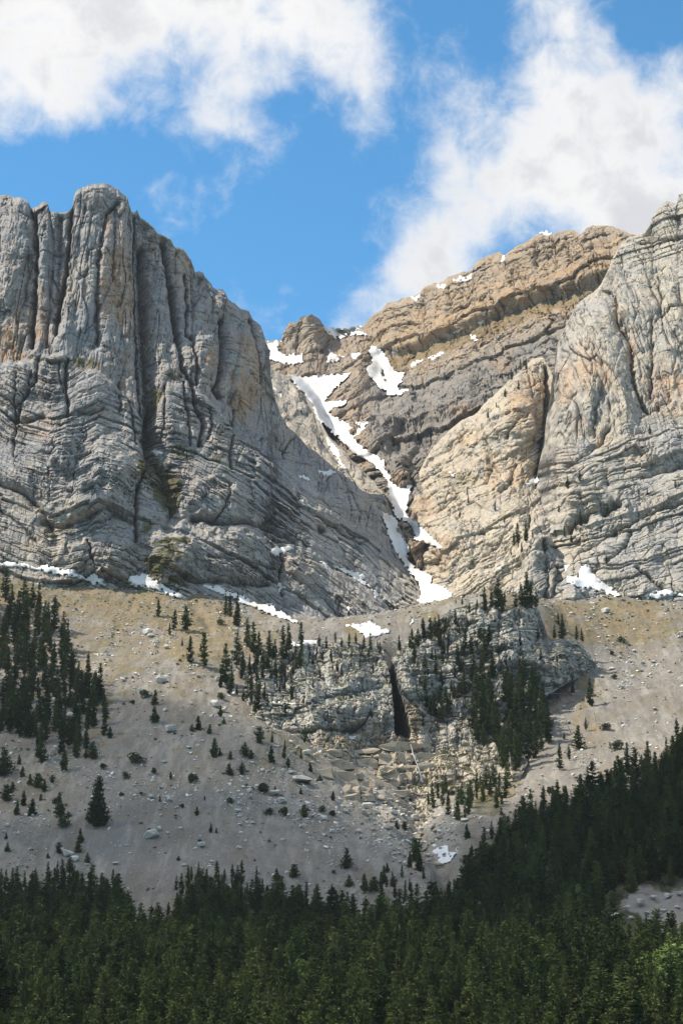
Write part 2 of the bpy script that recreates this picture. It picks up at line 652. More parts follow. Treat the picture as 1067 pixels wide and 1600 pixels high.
LEFT_GROOVES = [
    ([(48, 322), (56, 350), (59, 385), (57, 430), (53, 490), (50, 540)], 3.2, 11),
    ([(78, 332), (84, 380), (82, 430), (76, 500), (72, 540)], 3.0, 3),
    ([(112, 328), (108, 380), (104, 430), (95, 470), (88, 520)], 4.0, 12),
    ([(94, 340), (92, 420), (90, 500)], 10, 7),
    ([(186, 318), (166, 335), (160, 370), (154, 415), (151, 460), (153, 540)], 3.5, 5),
    ([(180, 330), (178, 400), (176, 440)], 2.0, 2.5),
    ([(224, 390), (226, 480), (229, 560), (233, 640), (236, 690)], 11, 15),
    ([(212, 340), (211, 420), (213, 500), (218, 620), (226, 700)], 2.6, 6),
    ([(258, 372), (263, 410), (267, 450), (273, 490), (279, 530)], 4.2, 13),
    ([(279, 530), (284, 575), (298, 600), (305, 640), (316, 665), (310, 700)], 3.0, 8),
    ([(290, 430), (293, 480), (292, 525), (303, 530)], 2.4, 5),
    ([(300, 528), (306, 560), (308, 600)], 2.2, 5),
    ([(346, 502), (350, 540), (346, 580), (338, 606), (345, 620)], 5.0, 9),
    ([(392, 498), (398, 530), (404, 575), (408, 600)], 3.0, 4),
    ([(372, 640), (362, 680), (358, 710), (360, 735)], 2.4, 5),
    ([(286, 600), (292, 650), (296, 700)], 2.2, 4),
    ([(258, 605), (256, 660), (252, 690)], 2.0, 3),
    ([(325, 640), (330, 670), (322, 690)], 2.0, 4),
    ([(232, 650), (231, 690), (233, 712)], 6.0, 13),
    ([(60, 560), (58, 600), (40, 625), (28, 665)], 2.2, 6),
    ([(28, 590), (27, 630), (26, 660)], 1.8, 4),
    ([(50, 585), (46, 620), (30, 640)], 1.8, 4),
    ([(105, 565), (102, 605), (108, 640), (106, 655)], 2.4, 7),
    ([(92, 570), (95, 600), (100, 620)], 1.8, 3),
    ([(200, 630), (206, 660), (210, 700)], 2.0, 4),
    ([(186, 600), (186, 650)], 1.8, 3),
    ([(212, 765), (211, 800), (212, 850)], 2.6, 6),
    ([(212, 770), (222, 745), (232, 725)], 2.6, 4),
    ([(138, 848), (142, 870), (146, 885)], 1.8, 4),
    ([(30, 655), (26, 690), (24, 720)], 2.0, 3),
    ([(20, 660), (45, 664), (70, 656)], 4.0, 4),
    ([(110, 655), (140, 652), (160, 645)], 3.0, 3),
    ([(236, 715), (252, 745), (262, 780), (268, 805), (258, 830)], 15, 8),
    ([(70, 820), (100, 828), (130, 818), (165, 800), (205, 820)], 6, 4.5),
    ([(300, 815), (345, 824), (380, 818), (420, 826), (452, 838)], 4.5, 6),
    ([(430, 842), (445, 846), (460, 846)], 5, 5),
    ([(345, 756), (360, 760), (348, 800), (330, 822)], 3.0, 4),
    ([(436, 864), (440, 880), (436, 905), (440, 930)], 3.2, 5),
    ([(480, 870), (510, 880), (560, 900), (600, 930)], 4.0, 3),
    ([(465, 775), (472, 790), (500, 808), (540, 835), (565, 850)], 4.0, 4),
    ([(500, 822), (506, 828)], 5.0, 6),
    ([(0, 760), (40, 775), (70, 805), (82, 830)], 5, 4),
    ([(0, 800), (30, 820), (60, 850)], 3, 3),
    ([(255, 900), (300, 912), (360, 915), (420, 915)], 5, 4),
    ([(320, 880), (370, 884), (430, 890)], 2.5, 2.5),
    ([(520, 740), (540, 770), (555, 800)], 1.8, 2),
]
LEFT_BUMPS = [(145, 790, 62, 34, 11), (100, 705, 26, 38, 7), (98, 728, 20, 10, 5), (165, 870, 55, 48, 9), (110, 870, 30, 50, 5), (262, 870, 42, 60, 12), (185, 720, 60, 45, 6),
              (180, 745, 55, 30, 4), (350, 870, 110, 48, 9), (330, 790, 60, 40, 6), (440, 915, 60, 40, 6), (470, 890, 40, 30, 5), (520, 780, 60, 50, 5), (320, 560, 26, 50, 6), (385, 560, 34, 70, 5), (160, 420, 58, 180, 6), (25, 420, 32, 150, 5), (66, 430, 13, 110, 3),
              (195, 450, 20, 150, 3), (285, 450, 14, 80, 3), (148, 610, 40, 55, 4), (85, 600, 22, 50, 3), (30, 600, 24, 45, 3), (405, 700, 40, 70, 4), (440, 760, 60, 60, 4)]


def left_detail(px, py, X, Z):
    L = np.interp(px, *zip(*LEDGE)) + 6 * pn(px / 20, py * 0, 3)
    U = sstep(14, -14, py - L)                  # 1 = upper tier of pillars
    ws = 4.0 * fbm(X / 22, Z / 60, 3, 21)
    b1, j1 = blocks((X + ws) / 13, (Z + 8 * pn(X / 15, Z / 30, 4)) / 75, 31, 0.55)
    b2, j2 = blocks((X + ws * .6) / 5.2, (Z + 5 * pn(X / 9, Z / 9, 6)) / 20, 41, 0.7)
    b3, j3 = blocks((X + .8 * pn(X / 3, Z / 3, 5)) / 2.1, Z / 5.0, 51, 0.8)
    b4, j4 = blocks((X + .5 * pn(X / 2, Z / 2, 8)) / 1.1, Z / 1.6, 61, 0.8)
    rq = .22 + .95 * sstep(-.25, .35, fbm(X / 20, Z / 34, 3, 181))
    rq = rq * (1 - .85 * blob(px, py, [(540, 800, 80, 60, 1), (470, 740, 50, 40, .9), (600, 880, 40, 60, .9), (150, 640, 40, 40, .8), (185, 400, 30, 80, .6)], 183))
    d_up = 5.2 * b1 + 3.0 * b2 * (.4 + .6 * rq) - 1.4 * j1 - 0.8 * j2 + 1.0 * b3 * rq - 0.3 * j3 * rq + 0.5 * fbm(X / 9, Z / 34, 3, 71, .45)
    d_up += 0.8 * beds(Z + 3 * pn(X / 12, Z / 12, 9), 14, 3)[0]
    # lower tier: folded beds
    G = np.interp(px, *zip(*BEDLINE))
    s = -(py - G) * 0.30 + 1.0 * fbm(X / 24, Z / 24, 3, 81) + 1.6 * blocks((X + 2 * pn(X / 8, Z / 12, 82)) / 11, Z / 34, 83, 4.0)[0]
    v1, n1 = beds(s, 9.0, 12)
    v2, n2 = beds(s + 0.6 * pn(X / 5, Z / 5, 2), 3.3, 15)
    v3, n3 = beds(s + 0.3 * pn(X / 3, Z / 3, 2), 1.7, 18)
    am = 0.75 + 0.6 * sstep(-.3, .5, fbm(X / 30, Z / 30, 2, 88))
    d_lo = am * ((2.7 * v1 - 2.2 * n1) * (.45 + .55 * np.minimum(rq, 1)) + (1.8 * v2 - 1.6 * n2) * (.3 + .7 * rq) + (0.8 * v3 - .8 * n3) * rq)
    c1, k1 = blocks((X + 2 * pn(X / 6, Z / 6, 13)) / 9, s / 9, 91, 0.6)
    c2, k2 = blocks((X + pn(X / 3, Z / 3, 14)) / 3.1, s / 4.2, 101, 0.8)
    d_lo += 1.7 * c1 - 0.8 * k1 + (0.9 * c2 - 0.4 * k2) * rq + 0.8 * fbm(X / 22, Z / 22, 3, 111, 0.45)
    flut = ridged((X + 1.2 * pn(X / 4, Z / 8, 3)) / 2.6, Z / 16, 3, 121)
    d_lo += 0.22 * flut
    d = d_up * U + d_lo * (1 - U)
    d += 7.5 * sstep(-6, 12, py - L) * sstep(430, 330, px)
    d += bumps(px + 5 * pn(px / 20, py / 20, 17), py + 5 * pn(px / 20, py / 20, 18), LEFT_BUMPS)
    d -= carve(px, py, LEFT_GROOVES, 2.2, 23) * 1.4
    d -= U * (3.2 * cracks(X / 8, Z / 60, 161, .085) + 1.7 * cracks(X / 3.6, Z / 30, 163, .12) + 1.4 * cracks(X / 26, Z / 10, 165, .09)) + (1 - U) * rq * (2.0 * cracks(X / 6, s / 16, 167, .10) + 1.7 * cracks(X / 30, s / 5, 169, .11))
    d += U * .22 * ridged((X + .5 * pn(X / 2, Z / 6, 7)) / 1.7, Z / 17, 2, 171)
    d += rq * (0.4 * b4 - 0.12 * j4) + 0.07 * fbm(X / 1.3, Z / 1.3, 3, 131)

    def attrs(nrm):
        up = nrm[..., 2]
        veg = blob(px, py, [(258, 770, 26, 42, .75), (235, 735, 30, 22, .7), (285, 715, 24, 20, .6), (265, 855, 34, 9, .95), (258, 880, 26, 26, .62), (245, 895, 18, 18, .7), (60, 560, 22, 10, .7), (130, 572, 50, 10, .6),
                            (240, 625, 16, 34, .62), (280, 592, 20, 10, .6), (330, 720, 20, 12, .55), (40, 790, 34, 18, .5), (95, 835, 28, 10, .55), (280, 910, 30, 6, .7), (225, 830, 16, 16, .6), (330, 835, 70, 12, .36)], 5)
        veg = np.maximum(veg, 0.42 * sstep(0.62, 0.85, up) * sstep(620, 520, px))
        warm = 0.12 + 0.3 * fbm(X / 25, Z / 40, 3, 141) + 0.35 * sstep(700, 860, py) * sstep(300, 120, px) + 0.25 * sstep(740, 960, py)
        ochre = blob(px, py, [(185, 480, 34, 130, .75), (60, 500, 18, 60, .7), (15, 540, 30, 34, .7), (30, 470, 22, 50, .45), (168, 350, 8, 20, .9), (290, 420, 18, 60, .5), (332, 560, 18, 22, .7), (385, 590, 24, 80, .65), (155, 480, 5, 30, .9),
                              (60, 670, 40, 22, .4), (160, 650, 26, 10, .5), (150, 800, 20, 8, .5), (235, 380, 12, 20, .7)], 7) + 0.24
        streak = 0.30 + 0.6 * U * sstep(-.2, .5, fbm(X / 14, Z / 40, 3, 151))
        return dict(veg=veg, warm=warm, ochre=ochre, streak=streak, bed=s, bw=.15 + .75 * (1 - U))
    return d, attrs


build_layer('mountain_left', MAT_LEFT, LEFT_TOP, LEFT_BOT, LEFT_CTRL, left_detail, 1.25, -320, 760, 2.2, 5)

# ================================================================== RIB between the left wall and the snow gully
RIB_TOP = [(380, 556), (410, 566), (422, 572), (445, 586), (472, 611), (488, 630), (499, 654), (512, 676), (530, 695), (548, 716), (575, 742), (600, 775), (616, 806), (640, 850), (670, 900)]
RIB_BOT = [(380, 800), (480, 820), (560, 860), (620, 930), (670, 960)]
RIB_CTRL = [(400, 560, 1330), (440, 590, 1310), (490, 640, 1240), (540, 715, 1140), (600, 775, 1060), (640, 850, 1000), (430, 650, 1180), (470, 700, 1120), (520, 740, 1080), (580, 800, 1020),
            (420, 800, 1030), (560, 860, 975), (640, 930, 950)]


def rib_detail(px, py, X, Z):
    s = (0.62 * px - py) * 0.36 + 2 * fbm(X / 18, Z / 18, 3, 201)
    v1, n1 = beds(s, 8.0, 22)
    v2, n2 = beds(s, 2.8, 25)
    c1, k1 = blocks((X + pn(X / 6, Z / 6, 23)) / 7, s / 7, 211, 0.8)
    c2, k2 = blocks(X / 2.6, s / 3, 221, 0.8)
    d = 2.2 * v1 - 1.0 * n1 + 1.1 * v2 - 0.8 * n2 + 2.8 * c1 - 0.7 * k1 + 1.2 * c2 - .4 * k2 + 1.2 * fbm(X / 16, Z / 16, 3, 231, .48)
    d -= 2.0 * cracks(X / 6, s / 14, 261, .1) + 1.6 * cracks(X / 26, s / 5, 263, .1)
    d += bumps(px, py, [(585, 780, 30, 44, 7), (550, 740, 22, 26, 5), (465, 620, 22, 26, 7)])
    d -= carve(px, py, [([(432, 628), (470, 650), (510, 690), (540, 730), (560, 760)], 5, 7), ([(425, 640), (470, 690)], 3, 3)], 2, 24)

    def attrs(nrm):
        t = 0.62 * px - py
        low = sstep(628, 652, py - 0.95 * (px - 430))
        return dict(warm=0.15 + .75 * low, ochre=0.15 + 0 * px, streak=.25 + 0 * px, dark=.35 * (1 - low), veg=.30 * sstep(.7, .9, nrm[..., 2]), bed=s, bw=.7)  # shadowed upper rib painted darker, sunlit slab below painted warmer
    return d, attrs


build_layer('gully_rib', MAT_SLAB, RIB_TOP, RIB_BOT, RIB_CTRL, rib_detail, 1.25, 380, 670, 2.5, 6, True, 40)

# ================================================================== BACK MOUNTAIN with the snow gully
BACK_TOP = [(330, 545), (400, 536), (415, 532), (438, 530), (446, 512), (455, 502), (462, 506), (470, 496), (487, 490), (500, 498), (508, 514), (530, 518), (556, 516), (568, 506), (580, 494), (600, 480), (610, 472), (640, 464), (655, 458), (664, 446), (678, 440), (684, 444),
            (700, 432), (736, 422), (742, 410), (760, 398), (780, 393), (788, 400), (796, 392), (820, 378), (838, 366), (850, 362), (866, 364), (880, 358), (896, 360), (906, 364), (916, 354), (932, 351), (955, 353), (975, 360), (984, 366), (1040, 372), (1100, 380), (1200, 400)]
BACK_BOT = [(330, 800), (450, 800), (560, 900), (640, 970), (700, 985), (720, 960), (760, 880), (900, 800), (1200, 760)]
BACK_CTRL = [(340, 545, 1650), (430, 535, 1620), (487, 492, 1600), (530, 518, 1690), (600, 480, 1590), (700, 432, 1500), (800, 388, 1430), (900, 358, 1370), (980, 365, 1320), (1180, 398, 1250),
             (430, 560, 1560), (500, 560, 1540), (460, 592, 1450), (530, 590, 1450), (560, 560, 1510), (600, 545, 1520), (600, 600, 1420), (690, 520, 1420), (800, 460, 1360), (930, 420, 1290),
             (500, 630, 1350), (540, 660, 1260), (525, 690, 1230), (560, 690, 1195), (590, 640, 1300), (640, 640, 1270), (700, 600, 1300), (800, 540, 1270), (900, 480, 1230),
             (580, 715, 1140), (610, 755, 1075), (640, 765, 1062), (590, 690, 1165), (600, 740, 1090), (650, 700, 1140), (700, 660, 1180), (800, 600, 1180),
             (625, 800, 1030), (650, 850, 990), (668, 900, 950), (690, 945, 915), (640, 880, 975), (700, 980, 890), (560, 800, 1090), (450, 700, 1250), (760, 750, 1080), (900, 650, 1120), (1180, 700, 1080), (340, 780, 1200)]


def back_detail(px, py, X, Z):
    dip = 0.40 * px + py                       # constant along the beds
    w = 5 * fbm(px / 45, py / 45, 3, 301) + 6 * blocks((px + 5 * pn(px / 20, py / 20, 302)) / 34, py / 46, 303, 3.0)[0]
    s = -(dip + w) * 0.46
    v1, n1 = beds(s, 13.0, 32)
    v2, n2 = beds(s, 5.0, 35)
    v3, n3 = beds(s, 2.0, 38)
    c1, k1 = blocks((X + 3 * pn(X / 9, Z / 9, 33)) / 13, s / 14, 311, 0.9)
    c2, k2 = blocks((X + pn(X / 4, Z / 4, 34)) / 4.5, s / 6, 321, 0.8)
    c3, k3 = blocks(X / 1.9, s / 2.3, 331, 0.8)
    rq = .3 + .9 * sstep(-.2, .35, fbm(px / 50, py / 36, 3, 345))
    d = 4.2 * v1 - 2.6 * n1 + (2.3 * v2 - 1.8 * n2 + .8 * v3 - .5 * n3) * rq + 4.2 * c1 - 1.6 * k1 + 2.2 * c2 - .8 * k2 + .8 * c3 - .2 * k3 + 2 * fbm(X / 34, Z / 34, 3, 341, .45)
    d -= 3.6 * cracks(X / 9, s / 20, 361, .1) + 2.6 * cracks(X / 40, s / 7, 363, .1)
    # long steps along the dip: crest cliff, terrace, lower dark cliffs
    t = dip + 2.5 * blocks(px / 11, dip / 70, 371, 3.0)[0] + 1.0 * pn(px / 9, py / 9, 36)

    def step(lo, amp, wdt=7):
        return amp * sstep(lo - wdt, lo + wdt, t)
    right = sstep(560, 620, px)
    edge = np.interp(px, [560, 640, 700, 760, 850, 930, 1000], [775, 790, 794, 790, 792, 800, 800])
    d += right * (-17 * sstep(edge - 6, edge + 6, t) + 13 * sstep(edge + 26, edge + 44, t))
    e2 = np.interp(px, [560, 620, 700, 800, 900, 1000], [800, 815, 830, 830, 830, 830])
    d += right * (-9 * sstep(e2 - 4, e2 + 4, t) + 10 * sstep(e2 + 40, e2 + 62, t) - 8 * sstep(e2 + 92, e2 + 100, t) + 8 * sstep(e2 + 125, e2 + 150, t))
    d -= carve(px, py, [
        ([(620, 560), (640, 540), (690, 520)], 4, 5),
        ([(737, 585), (738, 600), (740, 612)], 6, 9), ([(722, 612), (740, 614), (760, 600)], 4, 6),
        ([(780, 560), (800, 545), (820, 540)], 5, 5), ([(640, 720), (646, 700), (650, 690)], 5, 8), ([(610, 690), (616, 670), (640, 650)], 4, 5),
        ([(585, 655), (580, 680), (575, 700)], 3, 3), ([(600, 650), (625, 640), (660, 620)], 4, 5), ([(640, 735), (645, 752), (643, 765)], 3, 9),
        ([(810, 420), (840, 410), (880, 385)], 5, 6), ([(660, 470), (662, 500)], 3, 5), ([(835, 380), (838, 420)], 3, 5), ([(862, 370), (868, 410)], 3, 5), ([(884, 370), (888, 400)], 3, 5), ([(700, 450), (702, 490)], 3, 4),
        ([(470, 500), (466, 530), (462, 550)], 3, 5), ([(490, 555), (560, 548)], 4, 6), ([(450, 585), (500, 590), (545, 584)], 4, 5), ([(500, 640), (540, 630), (580, 600)], 3, 4),
        # the gully itself
        ([(470, 592), (500, 625), (530, 665), (560, 695), (590, 730), (620, 775), (640, 815), (655, 860)], 12, 4),
        ([(640, 880), (655, 905), (680, 935)], 14, 4), ([(640, 800), (665, 845), (684, 860)], 10, 4),
    ], 3, 37)
    d += bumps(px, py, [(487, 520, 26, 34, 12), (453, 520, 14, 22, 7), (620, 735, 28, 36, 9), (590, 675, 30, 40, 6), (655, 870, 20, 30, 15), (640, 835, 16, 18, 10), (664, 850, 14, 10, 3)])

    def attrs(nrm):
        right = sstep(555, 600, px)
        crest = right * sstep(edge + 6, edge - 8, t)
        terr = right * sstep(edge + 0, edge + 8, t) * sstep(edge + 40, edge + 18, t)
        slate = right * sstep(e2 + 10, e2 + 40, t)
        ochre = np.clip(0.30 + 0.55 * crest * sstep(edge - 70, edge - 10, t) + 0.7 * terr - .4 * slate, 0, 1) * (0.5 + .5 * right) + .2 * (1 - right)
        ochre = np.maximum(ochre, blob(px, py, [(565, 700, 10, 22, .9), (640, 530, 40, 16, .9), (720, 500, 50, 18, .8), (730, 640, 30, 14, .6), (780, 560, 20, 16, .5), (620, 750, 20, 16, .6)], 41))
        warm = 0.42 + .3 * crest + .35 * fbm(px / 40, dip / 12, 3, 351) - .45 * slate
        low = sstep(775, 800, py) * sstep(610, 625, px)
        warm = np.maximum(warm, low)
        veg = np.maximum(.62 * terr, .5 * blob(px, py, [(740, 660, 70, 24, 1), (480, 560, 40, 10, .9), (800, 600, 40, 16, .8)], 43))
        veg = np.maximum(veg, .35 * sstep(.6, .85, nrm[..., 2]) * (1 - slate))
        return dict(warm=warm, ochre=ochre, streak=.35 + 0 * px, dark=.30 * slate * sstep(-.2, .5, fbm(px / 30, dip / 10, 3, 353)), veg=veg, bed=s, bw=.3 + .5 * sstep(-.2, .3, fbm(px / 50, py / 36, 3, 345)))
    return d, attrs


build_layer('mountain_back', MAT_BACK, BACK_TOP, BACK_BOT, BACK_CTRL, back_detail, 1.35, 330, 1200, 2.0, 8, True, 160)

# ================================================================== SLABS right of the gully
SLAB_TOP = [(590, 990), (625, 960), (655, 940), (668, 905), (664, 880), (668, 868), (684, 862), (672, 850), (650, 832), (636, 800), (640, 775), (652, 740), (672, 700), (690, 682), (710, 664), (735, 648), (748, 640), (764, 622), (786, 604), (800, 590), (818, 572), (830, 558), (848, 556), (858, 570), (866, 600), (900, 620), (960, 640)]
# make it a function of px (right of the gully edge only)
SLAB_TOP = [(600, 1000), (632, 985), (634, 880), (637, 800), (641, 772), (652, 742), (672, 702), (690, 682), (710, 664), (735, 648), (748, 640), (764, 622), (786, 604), (800, 590), (818, 572), (830, 560), (848, 557), (858, 572), (872, 610), (900, 640), (960, 680)]
SLAB_BOT = [(600, 1010), (640, 1010), (760, 1010), (860, 990), (960, 990)]
SLAB_CTRL = [(632, 980, 930), (636, 880, 1010), (640, 780, 1070), (652, 742, 1090), (690, 682, 1110), (740, 645, 1110), (790, 600, 1110), (850, 560, 1120), (900, 640, 1090), (960, 690, 1070),
             (665, 820, 990), (676, 870, 945), (690, 920, 905), (700, 960, 885), (720, 800, 985), (720, 900, 900), (760, 720, 1020), (760, 820, 945), (780, 660, 1045), (820, 640, 1040), (845, 640, 1065), (840, 740, 1000), (800, 740, 985),
             (800, 850, 905), (850, 820, 915), (780, 940, 855), (840, 930, 860), (900, 900, 900), (700, 1005, 860), (860, 985, 840), (960, 980, 850)]


def slab_detail(px, py, X, Z):
    dip = 0.55 * px + py
    s = -(dip + 3 * fbm(px / 60, py / 60, 3, 401) + 4 * blocks((px + 4 * pn(px / 20, py / 20, 402)) / 30, py / 40, 403, 3.0)[0]) * 0.34
    v1, n1 = beds(s, 9.0, 42)
    v2, n2 = beds(s, 3.4, 45)
    c1, k1 = blocks((X + 2 * pn(X / 7, Z / 7, 43)) / 9, s / 9, 411, 0.9)
    c2, k2 = blocks((X + pn(X / 3, Z / 3, 44)) / 3.4, s / 3.6, 421, 0.9)
    c3, k3 = blocks(X / 1.4, Z / 1.6, 431, 0.8)
    rq = .3 + .9 * sstep(-.25, .35, fbm(X / 20, Z / 24, 3, 481))
    low = sstep(700, 800, py - 0.2 * (px - 700))
    d = 1.9 * v1 - 1.2 * n1 + (1.0 * v2 - .8 * n2) * (.5 + .5 * low) * rq + 2.4 * c1 - 1.1 * k1 + (1.3 * c2 - .5 * k2) * rq + .65 * rq * c3 - .16 * k3 + 1.3 * fbm(X / 22, Z / 22, 3, 441, .48)
    d += 0.25 * ridged((X + pn(X / 5, Z / 9, 3)) / 3, Z / 14, 3, 445)
    d -= 2.4 * cracks(X / 8, Z / 20, 461, .1) + 1.8 * cracks(X / 28, s / 6, 463, .1)
    d += bumps(px, py, [(800, 650, 46, 70, 9), (820, 700, 34, 70, 7), (775, 680, 24, 46, 5), (785, 745, 34, 30, 5), (845, 900, 36, 60, 10), (830, 860, 26, 40, 7), (655, 790, 18, 24, 6), (680, 770, 34, 30, 5), (730, 780, 40, 30, 5), (735, 690, 26, 22, 5), (700, 830, 40, 34, 5), (720, 665, 18, 12, 5)])
    d -= carve(px, py, [
        ([(852, 575), (858, 620), (856, 660), (850, 700), (843, 740)], 5, 16), ([(826, 585), (836, 640), (834, 690)], 3, 4), ([(795, 690), (806, 670), (820, 650)], 3, 5), ([(700, 700), (712, 690), (730, 676)], 3, 6),
        ([(682, 800), (700, 790), (712, 780)], 3, 4), ([(826, 800), (824, 820), (822, 840)], 3, 6), ([(760, 690), (764, 730), (756, 750)], 4, 6), ([(780, 770), (800, 745), (806, 730)], 3, 5), ([(700, 905), (730, 890), (770, 850)], 3, 3),
        ([(860, 880), (866, 900), (872, 930)], 3, 5), ([(846, 850), (852, 900), (850, 940)], 2.6, 5), ([(740, 870), (760, 860), (800, 820)], 3, 3), ([(676, 862), (680, 872), (676, 885)], 6, 9),
    ], 3, 47)

    def attrs(nrm):
        warm = .68 + .3 * fbm(px / 36, py / 36, 3, 451) - .7 * blob(px, py, [(850, 900, 40, 60, 1), (790, 935, 60, 20, .8)], 45)
        ochre = blob(px, py, [(830, 660, 36, 90, .85), (770, 740, 16, 30, .7), (810, 740, 20, 30, .6), (735, 690, 24, 10, .6), (660, 800, 30, 26, .55), (690, 860, 30, 30, .4)], 46) + .1
        dark = .25 * blob(px, py, [(852, 900, 36, 60, 1), (800, 640, 12, 20, .4)], 48)
        veg = np.maximum(.5 * blob(px, py, [(720, 750, 40, 16, 1), (750, 790, 26, 14, .9), (740, 880, 40, 12, .9), (690, 830, 20, 10, .6), (760, 920, 50, 14, .9)], 49), .3 * sstep(.62, .85, nrm[..., 2]))
        return dict(warm=warm, ochre=ochre, streak=.2 + 0 * px, dark=dark, veg=veg, bed=s, bw=.5)
    return d, attrs


build_layer('gully_slabs', MAT_SLAB, SLAB_TOP, SLAB_BOT, SLAB_CTRL, slab_detail, 1.25, 600, 960, 2.0, 9, True, 50)

# ================================================================== RIGHT WALL
RIGHT_TOP = [(815, 800), (826, 770), (838, 742), (846, 700), (854, 640), (858, 600), (864, 570), (868, 540), (876, 520), (886, 500), (900, 476), (912, 464), (926, 456), (940, 442), (950, 420), (958, 400), (970, 380), (980, 370), (992, 366), (1004, 362),
             (1014, 350), (1020, 336), (1028, 322), (1040, 314), (1056, 316), (1060, 304), (1080, 300), (1160, 290), (1260, 310), (1390, 300)]
RIGHT_BOT = [(815, 830), (840, 960), (880, 985), (960, 985), (1390, 1000)]
RIGHT_CTRL = [(838, 742, 990), (854, 640, 1030), (870, 540, 1060), (900, 476, 1080), (950, 420, 1090), (1004, 362, 1090), (1060, 305, 1090), (1380, 300, 1060),
              (870, 640, 995), (870, 740, 955), (860, 830, 915), (870, 920, 868), (920, 560, 1010), (920, 680, 960), (960, 480, 1040), (1000, 600, 985), (1060, 450, 1025), (1060, 560, 985), (1060, 700, 935), (980, 740, 930),
              (940, 820, 905), (1060, 820, 890), (960, 925, 858), (1060, 930, 855), (1380, 930, 850), (1380, 650, 940), (815, 810, 985), (840, 960, 850), (960, 985, 840), (1380, 1000, 835)]


